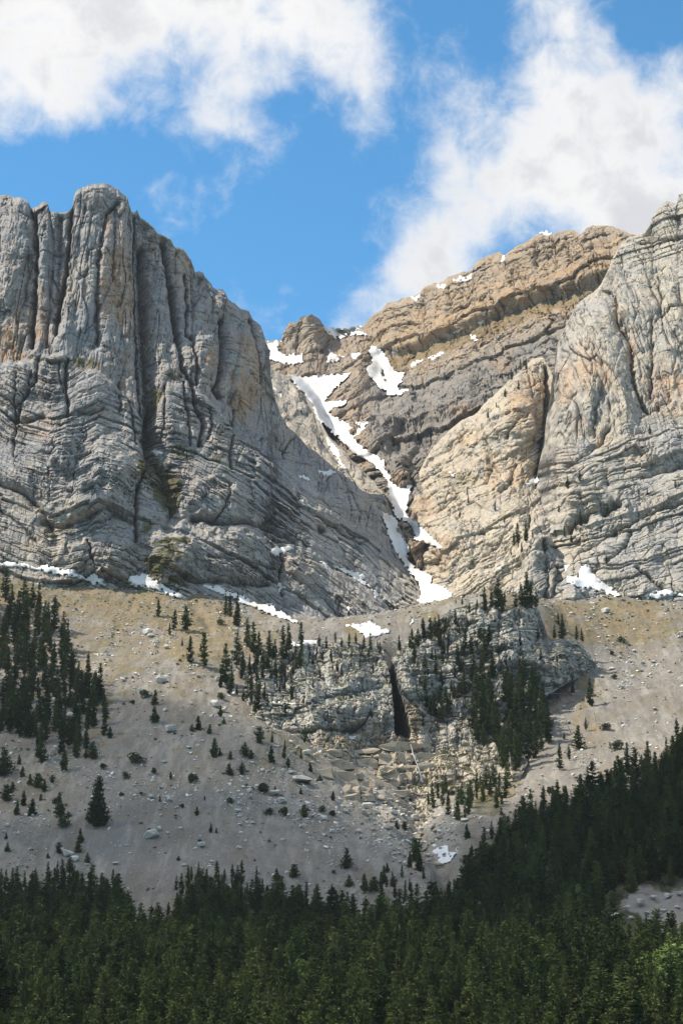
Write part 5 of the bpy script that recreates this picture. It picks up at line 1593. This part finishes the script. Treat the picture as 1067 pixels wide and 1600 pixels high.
    for k, (x, y, h) in enumerate(sh):
        s = SHRUB[TR.randrange(3)]
        put_px('shrub', s, 1.6, x, y, h, 'low rounded green shrub, %s from the left among the open scree shrubs' % ordinal(k), 'shrub', 'low shrubs on the scree', 1.1, None, .1, ('stem', 'foliage'))
    # dead wood
    p = spot(890, 1142)
    sn = bpy.data.objects.new('dead_tree', trunk_mesh(7.0, .22, .05, 6, 7, .05, 121, 'dead_tree'))
    sn.data.materials.append(MAT_DEAD)
    sn.location = p
    sn.rotation_euler = (.1, -.32, 0)
    col.objects.link(sn)
    tag(sn, 'bare grey leaning dead trunk on the scree right of the crag', 'dead tree')
    for k in range(4):
        b = bpy.data.objects.new('branch', trunk_mesh(1.6 - .2 * k, .06, .02, 5, 4, .06, 130 + k, 'branch', 0))
        b.data.materials.append(MAT_DEAD)
        b.parent = sn
        b.location = (0, 0, 3.2 + .9 * k)
        b.rotation_euler = (1.0, 0, 1.7 * k)
        col.objects.link(b)
    p = spot(930, 1127)
    sn = bpy.data.objects.new('dead_tree', trunk_mesh(6.2, .2, .07, 6, 6, .03, 123, 'dead_tree'))
    sn.data.materials.append(MAT_DEAD)
    sn.location = p
    sn.rotation_euler = (0, -.1, 0)
    col.objects.link(sn)
    tag(sn, 'pale upright dead trunk below the lone pine on the right scree', 'dead tree')
    p = spot(860, 1085)
    sn = bpy.data.objects.new('fallen_log', trunk_mesh(5.2, .28, .16, 7, 5, .02, 125, 'fallen_log'))
    sn.data.materials.append(MAT_BARK)
    sn.location = (p[0], p[1] - .3, p[2] + .15)
    sn.rotation_euler = (0, 1.5, .1)
    col.objects.link(sn)
    tag(sn, 'dark fallen log lying on the scree at the right foot of the crag', 'log')


# ------------------------------------------------------------------ the valley forest
FOREST_EDGE = [(-200, 1398), (0, 1398), (60, 1396), (110, 1392), (180, 1395), (200, 1430), (235, 1452), (258, 1448), (290, 1400), (320, 1398), (370, 1402), (410, 1410), (470, 1416), (530, 1424), (560, 1428), (620, 1430), (660, 1424), (700, 1412), (718, 1390), (735, 1352), (760, 1318),
               (800, 1292), (840, 1268), (880, 1250), (930, 1222), (970, 1208), (1010, 1200), (1040, 1186), (1070, 1160), (1140, 1120), (1300, 1060)]
OPEN = [[(935, 1430), (975, 1398), (1030, 1388), (1100, 1380), (1100, 1492), (1040, 1496), (985, 1500), (940, 1480)], [(540, 1424), (640, 1418), (660, 1440), (640, 1466), (560, 1470)], [(215, 1420), (250, 1420), (250, 1456), (220, 1450)], [(735, 1300), (770, 1290), (765, 1304), (740, 1310)], [(850, 1395), (880, 1388), (882, 1398), (856, 1402)], [(1010, 1310), (1040, 1300), (1040, 1316), (1016, 1320)], [(60, 1432), (100, 1424), (104, 1436), (66, 1444)], [(760, 1440), (800, 1430), (800, 1442), (770, 1450)], [(440, 1478), (480, 1470), (480, 1482), (450, 1486)]]


def build_forest():
    rg = np.random.default_rng(21)
    # jittered lattice, about 4 m apart
    xs, ys = np.meshgrid(np.arange(-330, 330, 4.0), np.arange(235, 720, 4.2))
    xs = (xs + (np.arange(xs.shape[0]) % 2)[:, None] * 1.9 + rg.uniform(-1.7, 1.7, xs.shape)).ravel()
    ys = (ys + rg.uniform(-1.8, 1.8, xs.reshape(ys.shape).shape)).ravel()
    zs = ground_z(xs, ys)
    px, py = topx(xs, ys, zs)
    edge = np.interp(px, *zip(*FOREST_EDGE))
    ok = (py > edge + 5 * pn(px / 9, py * 0, 3)) & (np.abs(px - 533) < 900)
    for o in OPEN:
        ok &= ~inpoly(px, py, o)
    dd = py - np.interp(px, *zip(*FOREST_EDGE))
    ok &= rg.uniform(0, 1, xs.shape) > np.where(px < 720, .10 + .75 * np.clip(1 - dd / 40, 0, 1) * sstep(-.25, .1, pn(xs / 12, ys / 12, 33)), .06 + .3 * np.clip(1 - dd / 20, 0, 1))
    xs, ys, zs, px, py = xs[ok], ys[ok], zs[ok], px[ok], py[ok]
    n = len(xs)
    h = (5.0 + 8.0 * rg.uniform(0, 1, n) ** 1.4) * (1 + .22 * pn(xs / 30, ys / 30, 9))
    # younger and lower towards the upper edge on the left
    d = py - np.interp(px, *zip(*FOREST_EDGE))
    h *= np.where(px < 720, np.clip(.55 + d / 90, .55, 1.0), np.clip(.8 + d / 120, .8, 1.05))
    # more yellow-green needles in the near rows: sunlit crowns put into the colour
    ypx = (.14 + .6 * sstep(1440, 1570, py - h / ys * FP * .5)) * (.6 + .6 * sstep(0, .5, pn(xs / 22, ys / 30, 71)))
    young = rg.uniform(0, 1, n) < ypx
    var = np.where(young, 6 + rg.integers(0, 3, n), rg.integers(0, 6, n))
    rot = rg.uniform(0, 6.28, n)
    wid = rg.uniform(.8, 1.8, n)
    # how much of each tree shows: front to back on a coarse raster
    S = 4.0
    W, H = int(1067 / S), int(1600 / S)
    buf = np.zeros((H, W), bool)
    vis = np.zeros(n)
    for i in np.argsort(ys):
        hp = h[i] / math.hypot(ys[i], zs[i]) * FP
        wp = hp * .30
        x0, x1 = int((px[i] - wp / 2) / S), int((px[i] + wp / 2) / S) + 1
        y0, y1 = int((py[i] - hp) / S), int(py[i] / S) + 1
        x0, x1, y0, y1 = max(x0, 0), min(x1, W), max(y0, 0), min(y1, H)
        if x0 >= x1 or y0 >= y1:
            continue
        sub = buf[y0:y1, x0:x1]
        vis[i] = (~sub).sum()
        sub[:] = True
    order = np.argsort(-vis)
    single = np.zeros(n, bool)
    single[order[:300]] = True
    allp = PINES + PINES_Y
    lab = []
    for i in np.nonzero(single)[0]:
        if py[i] < 1420 and px[i] > 720:
            where = 'on the wooded spur at the right'
            gi = 0
        elif px[i] < 300:
            where = 'in the valley forest, lower left'
            gi = 1
        elif px[i] < 720:
            where = 'in the valley forest, bottom middle'
            gi = 2
        else:
            where = 'in the valley forest, lower right'
            gi = 3
        lab.append((gi, px[i], i, where))
    lab.sort()
    cnt = {}
    for gi, x, i, where in lab:
        k = cnt.get(gi, 0)
        cnt[gi] = k + 1
        s = h[i] / 12.0
        tone = 'yellow-green' if young[i] else 'dark green'
        e = put_tree('forest_pine', allp[var[i]], (xs[i], ys[i], zs[i] - .2), (s * wid[i], s * wid[i], s), rot[i])
        tag(e, '%s pine, %s from the left %s' % (tone, ordinal(k), where), 'tree', 'pines of the valley forest')
    rest = np.nonzero(~single)[0]
    protos = [c for _, c in allp]
    scatter('forest', protos, np.stack([xs[rest], ys[rest], zs[rest] - .2], 1), rot[rest], np.stack([h[rest] / 12 * wid[rest], h[rest] / 12 * wid[rest], h[rest] / 12], 1), var[rest],
            'dense dark green pine forest covering the valley floor and the right spur', 'forest')
    # broadleaf trees in fresh leaf
    for (x, y, hp, w, ms, mh, lb) in [(1056, 1596, 66, 1.5, BROAD[2], 9, 'bright green broadleaf tree at the right edge near the bottom corner'),
                                      (303, 1512, 38, 1.0, BROAD[0], 9, 'pale green broadleaf tree rising among the dark pines, bottom left of centre'),
                                      (905, 1440, 36, 1.0, SAPLING, 9, 'slender bright green broadleaf sapling beside the scree opening'),
                                      (1050, 1530, 40, 1.1, BROAD[1], 9, 'pale green broadleaf tree above the bright one at the right edge'),
                                      (518, 1512, 26, 1.1, BROAD[1], 9, 'small pale broadleaf tree among the pines, bottom centre'),
                                      (354, 1516, 26, .9, BROAD[2], 9, 'small pale broadleaf tree right of the larger one'),
                                      (468, 1560, 36, .9, BROAD[0], 9, 'faded green broadleaf tree near the bottom, left of centre'),
                                      (760, 1545, 34, .9, BROAD[0], 9, 'pale broadleaf tree showing between pines, bottom right of centre'),
                                      (965, 1596, 34, 1.0, BROAD[1], 9, 'light green broadleaf bush at the bottom edge left of the bright tree'),
                                      (600, 1440, 22, 1.3, BROAD[2], 9, 'small light green bush at the upper forest edge below the stream')]:
        # stand it a little in front of the pines round it
        Y = float(depth_at(x, min(y, 1600), GR)) if np.isfinite(depth_at(x, min(y, 1600), GR)) else 350.0
        q = place(x, y, Y)
        z = float(ground_z(q[0], q[1]))
        hh = hp / FP * Y * 1.9
        s = hh / mh
        e = put_tree('broadleaf_tree', ms, (q[0], q[1], z - .2), (s * w, s * w, s), TR.uniform(0, 6))
        tag(e, lb, 'tree', 'broadleaf trees among the pines')


# ------------------------------------------------------------------ scatter for what nobody could count
def scatter(name, protos, pts, rotz, scl, idx, label, cat):
    pc = bpy.data.collections.new(name + '_sources')
    for k, me in enumerate(protos):
        o = bpy.data.objects.new('%s_source_%02d' % (name, k), me)
        pc.objects.link(o)
    me = bpy.data.meshes.new(name)
    me.vertices.add(len(pts))
    me.vertices.foreach_set('co', np.ascontiguousarray(pts, dtype=np.float32).ravel())
    a = me.attributes.new('rot', 'FLOAT_VECTOR', 'POINT')
    rz = np.asarray(rotz, np.float32)
    if rz.ndim == 1:
        rz = np.stack([rz * 0, rz * 0, rz], 1)
    a.data.foreach_set('vector', np.ascontiguousarray(rz, dtype=np.float32).ravel())
    a = me.attributes.new('scl', 'FLOAT_VECTOR', 'POINT')
    a.data.foreach_set('vector', np.ascontiguousarray(scl, dtype=np.float32).ravel())
    a = me.attributes.new('idx', 'INT', 'POINT')
    a.data.foreach_set('value', np.ascontiguousarray(idx, dtype=np.int32))
    me.update()
    o = link(name, me)
    tag(o, label, cat, None, 'stuff')
    ng = bpy.data.node_groups.new(name + '_scatter', 'GeometryNodeTree')
    ng.interface.new_socket('Geometry', in_out='INPUT', socket_type='NodeSocketGeometry')
    ng.interface.new_socket('Geometry', in_out='OUTPUT', socket_type='NodeSocketGeometry')
    N = ng.nodes
    gi, go = N.new('NodeGroupInput'), N.new('NodeGroupOutput')
    ci = N.new('GeometryNodeCollectionInfo')
    ci.inputs['Collection'].default_value = pc
    ci.inputs['Separate Children'].default_value = True
    ci.inputs['Reset Children'].default_value = True
    ip = N.new('GeometryNodeInstanceOnPoints')
    ip.inputs['Pick Instance'].default_value = True

    def at(nm, typ):
        nd = N.new('GeometryNodeInputNamedAttribute')
        nd.data_type = typ
        nd.inputs['Name'].default_value = nm
        return nd.outputs['Attribute']
    L = ng.links
    e2r = N.new('FunctionNodeEulerToRotation')
    L.new(at('rot', 'FLOAT_VECTOR'), e2r.inputs[0])
    L.new(gi.outputs[0], ip.inputs['Points'])
    L.new(ci.outputs[0], ip.inputs['Instance'])
    L.new(at('idx', 'INT'), ip.inputs['Instance Index'])
    L.new(e2r.outputs[0], ip.inputs['Rotation'])
    L.new(at('scl', 'FLOAT_VECTOR'), ip.inputs['Scale'])
    L.new(ip.outputs[0], go.inputs[0])
    md = o.modifiers.new('scatter', 'NODES')
    md.node_group = ng
    return o
# ================================================================== BOULDERS, LEDGE BLOCKS, STONES, WATER
import bmesh


def stone_mat(name, a, b, c, sc=1.0):
    m, nt, bsdf = new_mat(name)
    geo = nt.node('ShaderNodeNewGeometry')
    oi = nt.node('ShaderNodeObjectInfo')
    pos = geo.outputs['Position']
    n = nt.noise(pos, 1.1 * sc, 4, .7)
    base = nt.mix(nt.math('ADD', nt.math('MULTIPLY', oi.outputs['Random'], .6), nt.math('MULTIPLY', n, .5), clamp=True), a, b)
    base = nt.mix(nt.ramp(nt.noise(pos, .6 * sc, 3, .6), .54, .72), base, c)
    nt.link(base, bsdf.inputs['Base Color'])
    bsdf.inputs['Roughness'].default_value = .92
    bsdf.inputs['Specular IOR Level'].default_value = .12
    bp = nt.node('ShaderNodeBump')
    bp.inputs['Strength'].default_value = .6
    bp.inputs['Distance'].default_value = .25
    nt.link(n, bp.inputs['Height'])
    nt.link(bp.outputs[0], bsdf.inputs['Normal'])
    return m


MAT_BOULDER = stone_mat('boulder_limestone', (.43, .405, .365), (.60, .565, .51), (.27, .25, .215))
MAT_WARM = stone_mat('ledge_limestone', (.35, .295, .225), (.46, .385, .295), (.23, .19, .145), .8)
MAT_STONE = stone_mat('loose_stones', (.50, .475, .44), (.74, .71, .66), (.34, .32, .285), 2.0)


def hull_mesh(name, seed, n=20, sx=1., sy=1., sz=.75, boxy=.4):
    rg = np.random.default_rng(seed)
    p = rg.normal(size=(n, 3))
    p /= np.linalg.norm(p, axis=1, keepdims=True)
    b = p / np.abs(p).max(1, keepdims=True)
    p = (p * (1 - boxy) + b * boxy * .85) * rg.uniform(.8, 1.0, (n, 1)) * np.array([sx, sy, sz]) * .5
    bm = bmesh.new()
    vs = [bm.verts.new(v) for v in p]
    r = bmesh.ops.convex_hull(bm, input=vs)
    bmesh.ops.delete(bm, geom=[v for v in bm.verts if not v.link_faces], context='VERTS')
    bmesh.ops.recalc_face_normals(bm, faces=bm.faces)
    me = bpy.data.meshes.new(name)
    bm.to_mesh(me)
    bm.free()
    return me


def block_mesh(name, seed, sx, sy, sz):
    """a jointed slab: a bevelled, slightly skewed and chipped box"""
    rg = np.random.default_rng(seed)
    bm = bmesh.new()
    bmesh.ops.create_cube(bm, size=1.0)
    bmesh.ops.subdivide_edges(bm, edges=bm.edges[:], cuts=1, use_grid_fill=True)
    for v in bm.verts:
        v.co.x *= sx
        v.co.y *= sy
        v.co.z *= sz
        j = rg.normal(size=3) * np.array([.09 * sx, .08 * sy, .15 * sz])
        v.co += Vector(j)
        if abs(v.co.x) > .4 * sx and abs(v.co.z) > .4 * sz:
            v.co.x *= rg.uniform(.88, 1.0)
            v.co.z *= rg.uniform(.85, 1.0)
    bmesh.ops.bevel(bm, geom=bm.edges[:], offset=.03 * min(sx, sz), segments=1, affect='EDGES', clamp_overlap=True)
    me = bpy.data.meshes.new(name)
    bm.to_mesh(me)
    bm.free()
    return me


HULLS = [hull_mesh('boulder', 500 + i, 18 + i, 1.0, .9 + .05 * (i % 3), .62 + .06 * (i % 4), .25 + .08 * (i % 4)) for i in range(8)]
for h_ in HULLS:
    h_.materials.append(MAT_BOULDER)
WARMS = []
for i in range(5):
    w_ = hull_mesh('boulder', 540 + i, 18 + i, 1.0, .9, .7, .45)
    w_.materials.append(MAT_WARM)
    WARMS.append(w_)


def put_boulder(px, py, wp, hp, label, group, warm=False, k=0):
    p = spot(px, py)
    if p is None:
        return
    D = math.hypot(p[1], p[2])
    w = wp / FP * D
    h = hp / FP * D
    me = (WARMS[k % 5] if warm else HULLS[k % 8])
    o = bpy.data.objects.new('boulder', me)
    o.location = (p[0], p[1], p[2] + h * .30)
    o.scale = (w, w * TR.uniform(.75, 1.0), h * 1.35)
    o.rotation_euler = (TR.uniform(-.2, .2), TR.uniform(-.2, .2), TR.uniform(-.5, .5))
    col.objects.link(o)
    tag(o, label, 'boulder', group)


def build_boulders():
    g = 'boulders lying on the scree'
    left = [(253, 1066, 21, 18), (267, 1142, 22, 13), (231, 990, 19, 12), (236, 995, 14, 9), (336, 1104, 22, 15), (350, 1112, 14, 10), (472, 1220, 36, 13), (430, 1242, 26, 13), (440, 1254, 19, 13), (372, 1269, 15, 9), (237, 1246, 13, 7), (265, 1250, 11, 6), (258, 1111, 9, 7), (315, 1159, 9, 5), (295, 1168, 10, 5),
            (257, 1191, 11, 5), (260, 1012, 11, 8), (167, 1020, 10, 8), (192, 1062, 10, 7), (237, 1308, 27, 17), (248, 1298, 12, 12), (315, 1322, 14, 10), (282, 1297, 12, 8), (262, 1303, 8, 6), (505, 1281, 19, 10), (395, 1287, 10, 5), (288, 1353, 10, 6), (402, 1364, 11, 7), (181, 1349, 13, 4), (340, 1063, 9, 7),
            (390, 1237, 12, 8), (380, 1230, 10, 5), (410, 1205, 11, 6), (300, 1100, 8, 5), (455, 1160, 10, 7), (480, 1178, 16, 10), (420, 1180, 10, 6), (455, 1208, 14, 6), (540, 1270, 14, 7), (560, 1300, 12, 7), (520, 1300, 12, 6), (244, 1010, 8, 6)]
    left.sort()
    for k, (x, y, w, h) in enumerate(left):
        put_boulder(x, y, w, h, 'pale grey boulder, %s from the left on the middle scree' % ordinal(k), g, False, k)
    low = [(107, 1336, 27, 16), (118, 1345, 20, 12), (96, 1330, 12, 10), (12, 1290, 8, 5), (38, 1000, 13, 11), (28, 1010, 10, 8), (8, 965, 14, 9), (16, 990, 12, 8), (60, 998, 10, 8), (70, 948, 10, 7), (55, 930, 10, 6), (88, 965, 10, 6), (94, 1080, 18, 16), (108, 1092, 16, 14), (86, 1098, 14, 12), (120, 1108, 14, 16), (136, 1100, 14, 14), (146, 1112, 12, 12), (110, 1122, 16, 14), (128, 1128, 10, 14), (14, 1110, 14, 12), (24, 1090, 14, 14), (10, 1085, 10, 12), (140, 1075, 10, 8), (150, 1128, 10, 10)]
    low.sort()
    for k, (x, y, w, h) in enumerate(low):
        put_boulder(x, y, w, h, 'pale boulder, %s from the left in and below the dense left stand' % ordinal(k), g, False, k + 3)
    right = [(946, 957, 17, 11), (985, 1034, 12, 7), (970, 1075, 14, 8), (987, 1059, 12, 7), (955, 1046, 11, 6), (908, 1048, 15, 5), (940, 955, 6, 4), (1003, 1036, 8, 5), (960, 1050, 7, 4), (975, 1000, 7, 4), (990, 1018, 8, 5), (968, 995, 6, 4), (1020, 1035, 9, 5), (945, 978, 7, 4), (1001, 1048, 9, 4), (940, 1058, 8, 4), (1022, 1108, 9, 4), (1045, 1050, 8, 4), (1010, 985, 7, 4), (918, 985, 7, 4), (1035, 1010, 7, 4), (960, 1090, 8, 4), (880, 1105, 7, 5)]
    right.sort()
    for k, (x, y, w, h) in enumerate(right):
        put_boulder(x, y, w, h, 'pale boulder, %s from the left on the right hand scree' % ordinal(k), g, False, k + 5)
    rg = random.Random(8)
    bed = []
    for k in range(400):
        t = rg.random()
        x = 575 + 120 * t + rg.gauss(0, 26)
        y = 1252 + 90 * t + rg.gauss(0, 14)
        w = rg.choice([8, 9, 10, 12, 14, 18, 22]) * rg.uniform(.8, 1.1)
        if x > 745 or x < 540 or any(abs(x - a) < (w + c) * .42 and abs(y - b) < (w + c) * .24 for a, b, c, d in bed):
            continue
        if 670 < x < 720 and 1318 < y < 1352:
            continue
        bed.append((x, y, w, w * rg.uniform(.45, .75)))
        if len(bed) >= 64:
            break
    bed += [(684, 1352, 18, 9), (676, 1290, 14, 9), (655, 1318, 20, 10), (640, 1295, 18, 10), (612, 1282, 16, 10), (575, 1262, 22, 12), (660, 1278, 16, 10)]
    bed.sort()
    for k, (x, y, w, h) in enumerate(bed):
        put_boulder(x, y, w, h, 'tan block, %s from the left in the boulder choked stream bed' % ordinal(k), 'blocks of the stream bed', k % 3 != 2, k)
    op = [(960, 1432, 16, 9), (980, 1420, 14, 8), (1000, 1412, 18, 10), (1020, 1404, 14, 9), (1042, 1402, 16, 9), (1060, 1398, 14, 8), (1010, 1428, 12, 7), (1035, 1424, 16, 8), (1058, 1420, 14, 8), (985, 1436, 12, 7), (115, 1436, 22, 14), (128, 1428, 18, 12), (90, 1434, 14, 9), (762, 1300, 12, 6)]
    op.sort()
    for k, (x, y, w, h) in enumerate(op):
        put_boulder(x, y, w, h, 'grey boulder, %s from the left in the gaps of the valley forest' % ordinal(k), 'boulders in forest gaps', False, k)


def build_ledges():
    """jointed slabs below the gorge: parts of the crag"""
    crag = bpy.data.objects['crag']
    rg = random.Random(12)
    rows = [(1166, 600, 670, 9), (1178, 506, 582, 9), (1184, 596, 674, 12), (1195, 510, 586, 10), (1201, 602, 672, 10), (1211, 498, 562, 12), (1218, 588, 668, 15), (1227, 536, 592, 13), (1238, 550, 645, 12), (1250, 520, 600, 10)]
    k = 0
    for (y, x0, x1, th) in rows:
        x = x0 + rg.uniform(-8, 8)
        while x < x1 - 8:
            w = rg.choice([11, 15, 20, 28, 38, 52]) * rg.uniform(.85, 1.15)
            w = min(w, x1 - x + 6)
            yy = y - .10 * (x - x0) * .4 + rg.uniform(-3.5, 3.5)
            p = spot(x + w / 2, yy + th * .2, ['crag', 'ground'])
            if p is not None and w > 7 and rg.random() > .12:
                D = math.hypot(p[1], p[2])
                sx, sz = w / FP * D * rg.uniform(.9, 1.06), th / FP * D * rg.uniform(.75, 1.5)
                me = block_mesh('rock_slab', 900 + k, sx, 5.2, sz)
                me.materials.append(MAT_WARM)
                o = bpy.data.objects.new('rock_slab', me)
                o.location = (p[0], p[1] + 2.0 + rg.uniform(-1.2, 1.2), p[2])
                o.rotation_euler = (rg.uniform(-.10, .10), rg.uniform(-.07, .05) - .06, rg.uniform(-.28, .28))
                o.parent = crag
                col.objects.link(o)
            x += w
            k += 1


def build_water():
    pts = [(640, 1160), (643, 1168), (645, 1178), (649, 1188), (652, 1196), (655, 1204), (658, 1213), (660, 1222)]
    m, nt, bsdf = new_mat('falling_water')
    geo = nt.node('ShaderNodeNewGeometry')
    n = nt.noise(nt.vscale(geo.outputs['Position'], (1, 1, .15)), 2.5, 3, .6)
    nt.link(nt.mix(n, (.26, .26, .26), (.50, .50, .50)), bsdf.inputs['Base Color'])
    bsdf.inputs['Roughness'].default_value = .35
    rg = random.Random(4)
    V = []
    base = []
    for (x, y) in pts:
        p = spot(x, y, ['crag'])
        base.append(p)
    Y = [b[1] for b in base]
    Y = [min(Y[max(0, i - 1):i + 2]) - 1.5 for i in range(len(Y))]
    seg = 8
    for i, (x, y) in enumerate(pts):
        c = place(x, y, Y[i])
        r = (.10 + .26 * rg.random()) * (1.0 + .3 * i / len(pts))
        for k in range(seg):
            a = 2 * math.pi * k / seg
            V.append((c[0] + r * math.cos(a), c[1] + .35 * r * math.sin(a), c[2]))
    Fq = [(i * seg + k, i * seg + (k + 1) % seg, (i + 1) * seg + (k + 1) % seg, (i + 1) * seg + k) for i in range(len(pts) - 1) for k in range(seg)]
    o = link('waterfall', mesh_from('waterfall', V, Fq, True), m)
    tag(o, 'thin white waterfall running down the ledges below the gorge', 'waterfall')


def build_stones():
    rg = np.random.default_rng(31)
    protos = [hull_mesh('stone', 600 + i, 12, 1.0, .9, .6, .3) for i in range(5)]
    for p in protos:
        p.materials.append(MAT_STONE)
    n = 90000
    x = rg.uniform(-185, 185, n)
    y = rg.uniform(545, 868, n)
    z = ground_z(x, y)
    px, py = topx(x, y, z)
    dens = .10 + .95 * sstep(.1, .6, fbm(x / 13, y / 34, 4, 951)) + blob(px, py, [(420, 1220, 110, 60, .6), (620, 1290, 80, 60, 1.2), (260, 1240, 60, 40, .5), (60, 950, 60, 50, .4), (980, 1030, 60, 50, .5), (230, 980, 60, 40, .5), (540, 1270, 80, 40, .7), (150, 1210, 60, 40, .4)], 95)
    fin = blob(px, py, [(170, 1330, 60, 60, .9), (190, 1180, 30, 80, .7), (260, 1340, 70, 50, .7), (860, 1150, 26, 60, .8), (990, 1130, 70, 26, .7)], 76)
    dens = dens * (1 - .75 * fin)
    ok = (rg.uniform(0, 1, n) < dens * .62) & (px > -30) & (px < 1100) & (py < 1430)
    x, y, z = x[ok], y[ok], z[ok]
    n = len(x)
    s = .38 * (1 / np.clip(rg.uniform(0, 1, n), .02, 1)) ** .5
    s = np.clip(s, .3, 1.9)
    rot = rg.uniform(-.5, .5, (n, 3))
    rot[:, 2] = rg.uniform(0, 6.28, n)
    scatter('loose_stones', protos, np.stack([x, y, z + s * .12], 1), rot, np.stack([s * rg.uniform(.8, 1.5, n), s, s * rg.uniform(.6, 1.1, n)], 1), rg.integers(0, 5, n),
            'pale loose stones strewn over the scree slopes', 'stones')


def build_tufts():
    rg = np.random.default_rng(37)
    protos = [leaf_crown(1.0, .75, 700 + i, 'tuft', 60, .2, .0, 3) for i in range(3)]
    m = foliage_mat('dry_heath', (.05, .055, .024), (.15, .125, .06))
    for p in protos:
        p.materials.append(m)
    n = 60000
    x = rg.uniform(-185, 185, n)
    y = rg.uniform(545, 868, n)
    z = ground_z(x, y)
    px, py = topx(x, y, z)
    dens = .05 + .8 * sstep(.05, .55, fbm(x / 11, y / 16, 4, 961)) + .35 * sstep(1000, 930, py)
    fin = blob(px, py, [(170, 1330, 60, 60, 1), (190, 1180, 30, 80, .9), (260, 1340, 90, 50, .9), (860, 1150, 26, 60, .9), (990, 1130, 70, 26, .8), (350, 1360, 60, 30, .8)], 76)
    ok = (rg.uniform(0, 1, n) < dens * .30 * (1 - fin)) & (px > -30) & (px < 1100) & (py < 1400)
    x, y, z = x[ok], y[ok], z[ok]
    n = len(x)
    s = np.clip(.35 * (1 / np.clip(rg.uniform(0, 1, n), .03, 1)) ** .4, .3, 1.3)
    scatter('heath_tufts', protos, np.stack([x, y, z - .05], 1), rg.uniform(0, 6.28, n), np.stack([s * 1.3, s * 1.3, s * .55], 1), rg.integers(0, 3, n),
            'dry brown and olive tufts speckling the scree slopes', 'tufts')


build_ledges()
build_boulders()
build_tufts()
build_water()
build_snow()
build_stones()
build_trees()
build_forest()
# ================================================================== the cloud that shades the valley floor, and the air
def build_cloud():
    rg = random.Random(17)
    m = bpy.data.materials.new('cloud_vapour')
    m.use_nodes = True
    t = m.node_tree
    t.nodes.remove(t.nodes['Principled BSDF'])
    pv = t.nodes.new('ShaderNodeVolumePrincipled')
    pv.inputs['Color'].default_value = (.95, .95, .96, 1)
    pv.inputs['Density'].default_value = CLOUD_DENSITY
    t.links.new(pv.outputs[0], t.nodes['Material Output'].inputs['Volume'])
    alt = 1350.0
    for (gx, gy, gz, rx, ry, rz, lab) in CLOUD_SHADOWS:
        tt = (alt - gz) / TO_SUN.z
        cx, cy = gx + TO_SUN.x * tt, gy + TO_SUN.y * tt
        bm = bmesh.new()
        bmesh.ops.create_icosphere(bm, subdivisions=5, radius=1.0)
        V = np.array([v.co[:] for v in bm.verts])
        a = np.arctan2(V[:, 1], V[:, 0])
        n = fbm(V[:, 0] * 2.2 + 5, V[:, 1] * 2.2 + V[:, 2] * 1.7, 4, 977 + int(gx))
        f = 1 + .28 * n
        for v, k in zip(bm.verts, f):
            z = v.co.z
            v.co = Vector((v.co.x * rx * k, v.co.y * ry * k, (z if z > 0 else z * .35) * rz * k))
        me = bpy.data.meshes.new('cloud')
        bm.to_mesh(me)
        bm.free()
        o = link('cloud', me, m)
        o.location = (cx, cy, alt)
        tag(o, lab, 'cloud', 'clouds over the valley')


CLOUD_DENSITY = .016
CLOUD_SHADOWS = [(0, 532, 35, 430, 92, 85, 'broad cumulus left of the view, shading the valley forest'),
                 (-128, 655, 95, 105, 80, 60, 'smaller cumulus left of the view, shading the left scree')]
build_cloud()


def build_haze():
    m = bpy.data.materials.new('mountain_air')
    m.use_nodes = True
    t = m.node_tree
    t.nodes.remove(t.nodes['Principled BSDF'])
    pv = t.nodes.new('ShaderNodeVolumePrincipled')
    pv.inputs['Color'].default_value = (.86, .91, 1.0, 1)
    pv.inputs['Density'].default_value = HAZE
    pv.inputs['Anisotropy'].default_value = .2
    t.links.new(pv.outputs[0], t.nodes['Material Output'].inputs['Volume'])
    lo, hi = Vector((-2700, -2700, -40)), Vector((2700, 2700, 780))
    bm = bmesh.new()
    bmesh.ops.create_cube(bm, size=1.0)
    for v in bm.verts:
        v.co = Vector((lo.x if v.co.x < 0 else hi.x, lo.y if v.co.y < 0 else hi.y, lo.z if v.co.z < 0 else hi.z))
    me = bpy.data.meshes.new('haze')
    bm.to_mesh(me)
    bm.free()
    o = link('haze', me, m)
    tag(o, 'thin bluish air filling the valley', 'haze', None, 'stuff')


HAZE = .000035
build_haze()
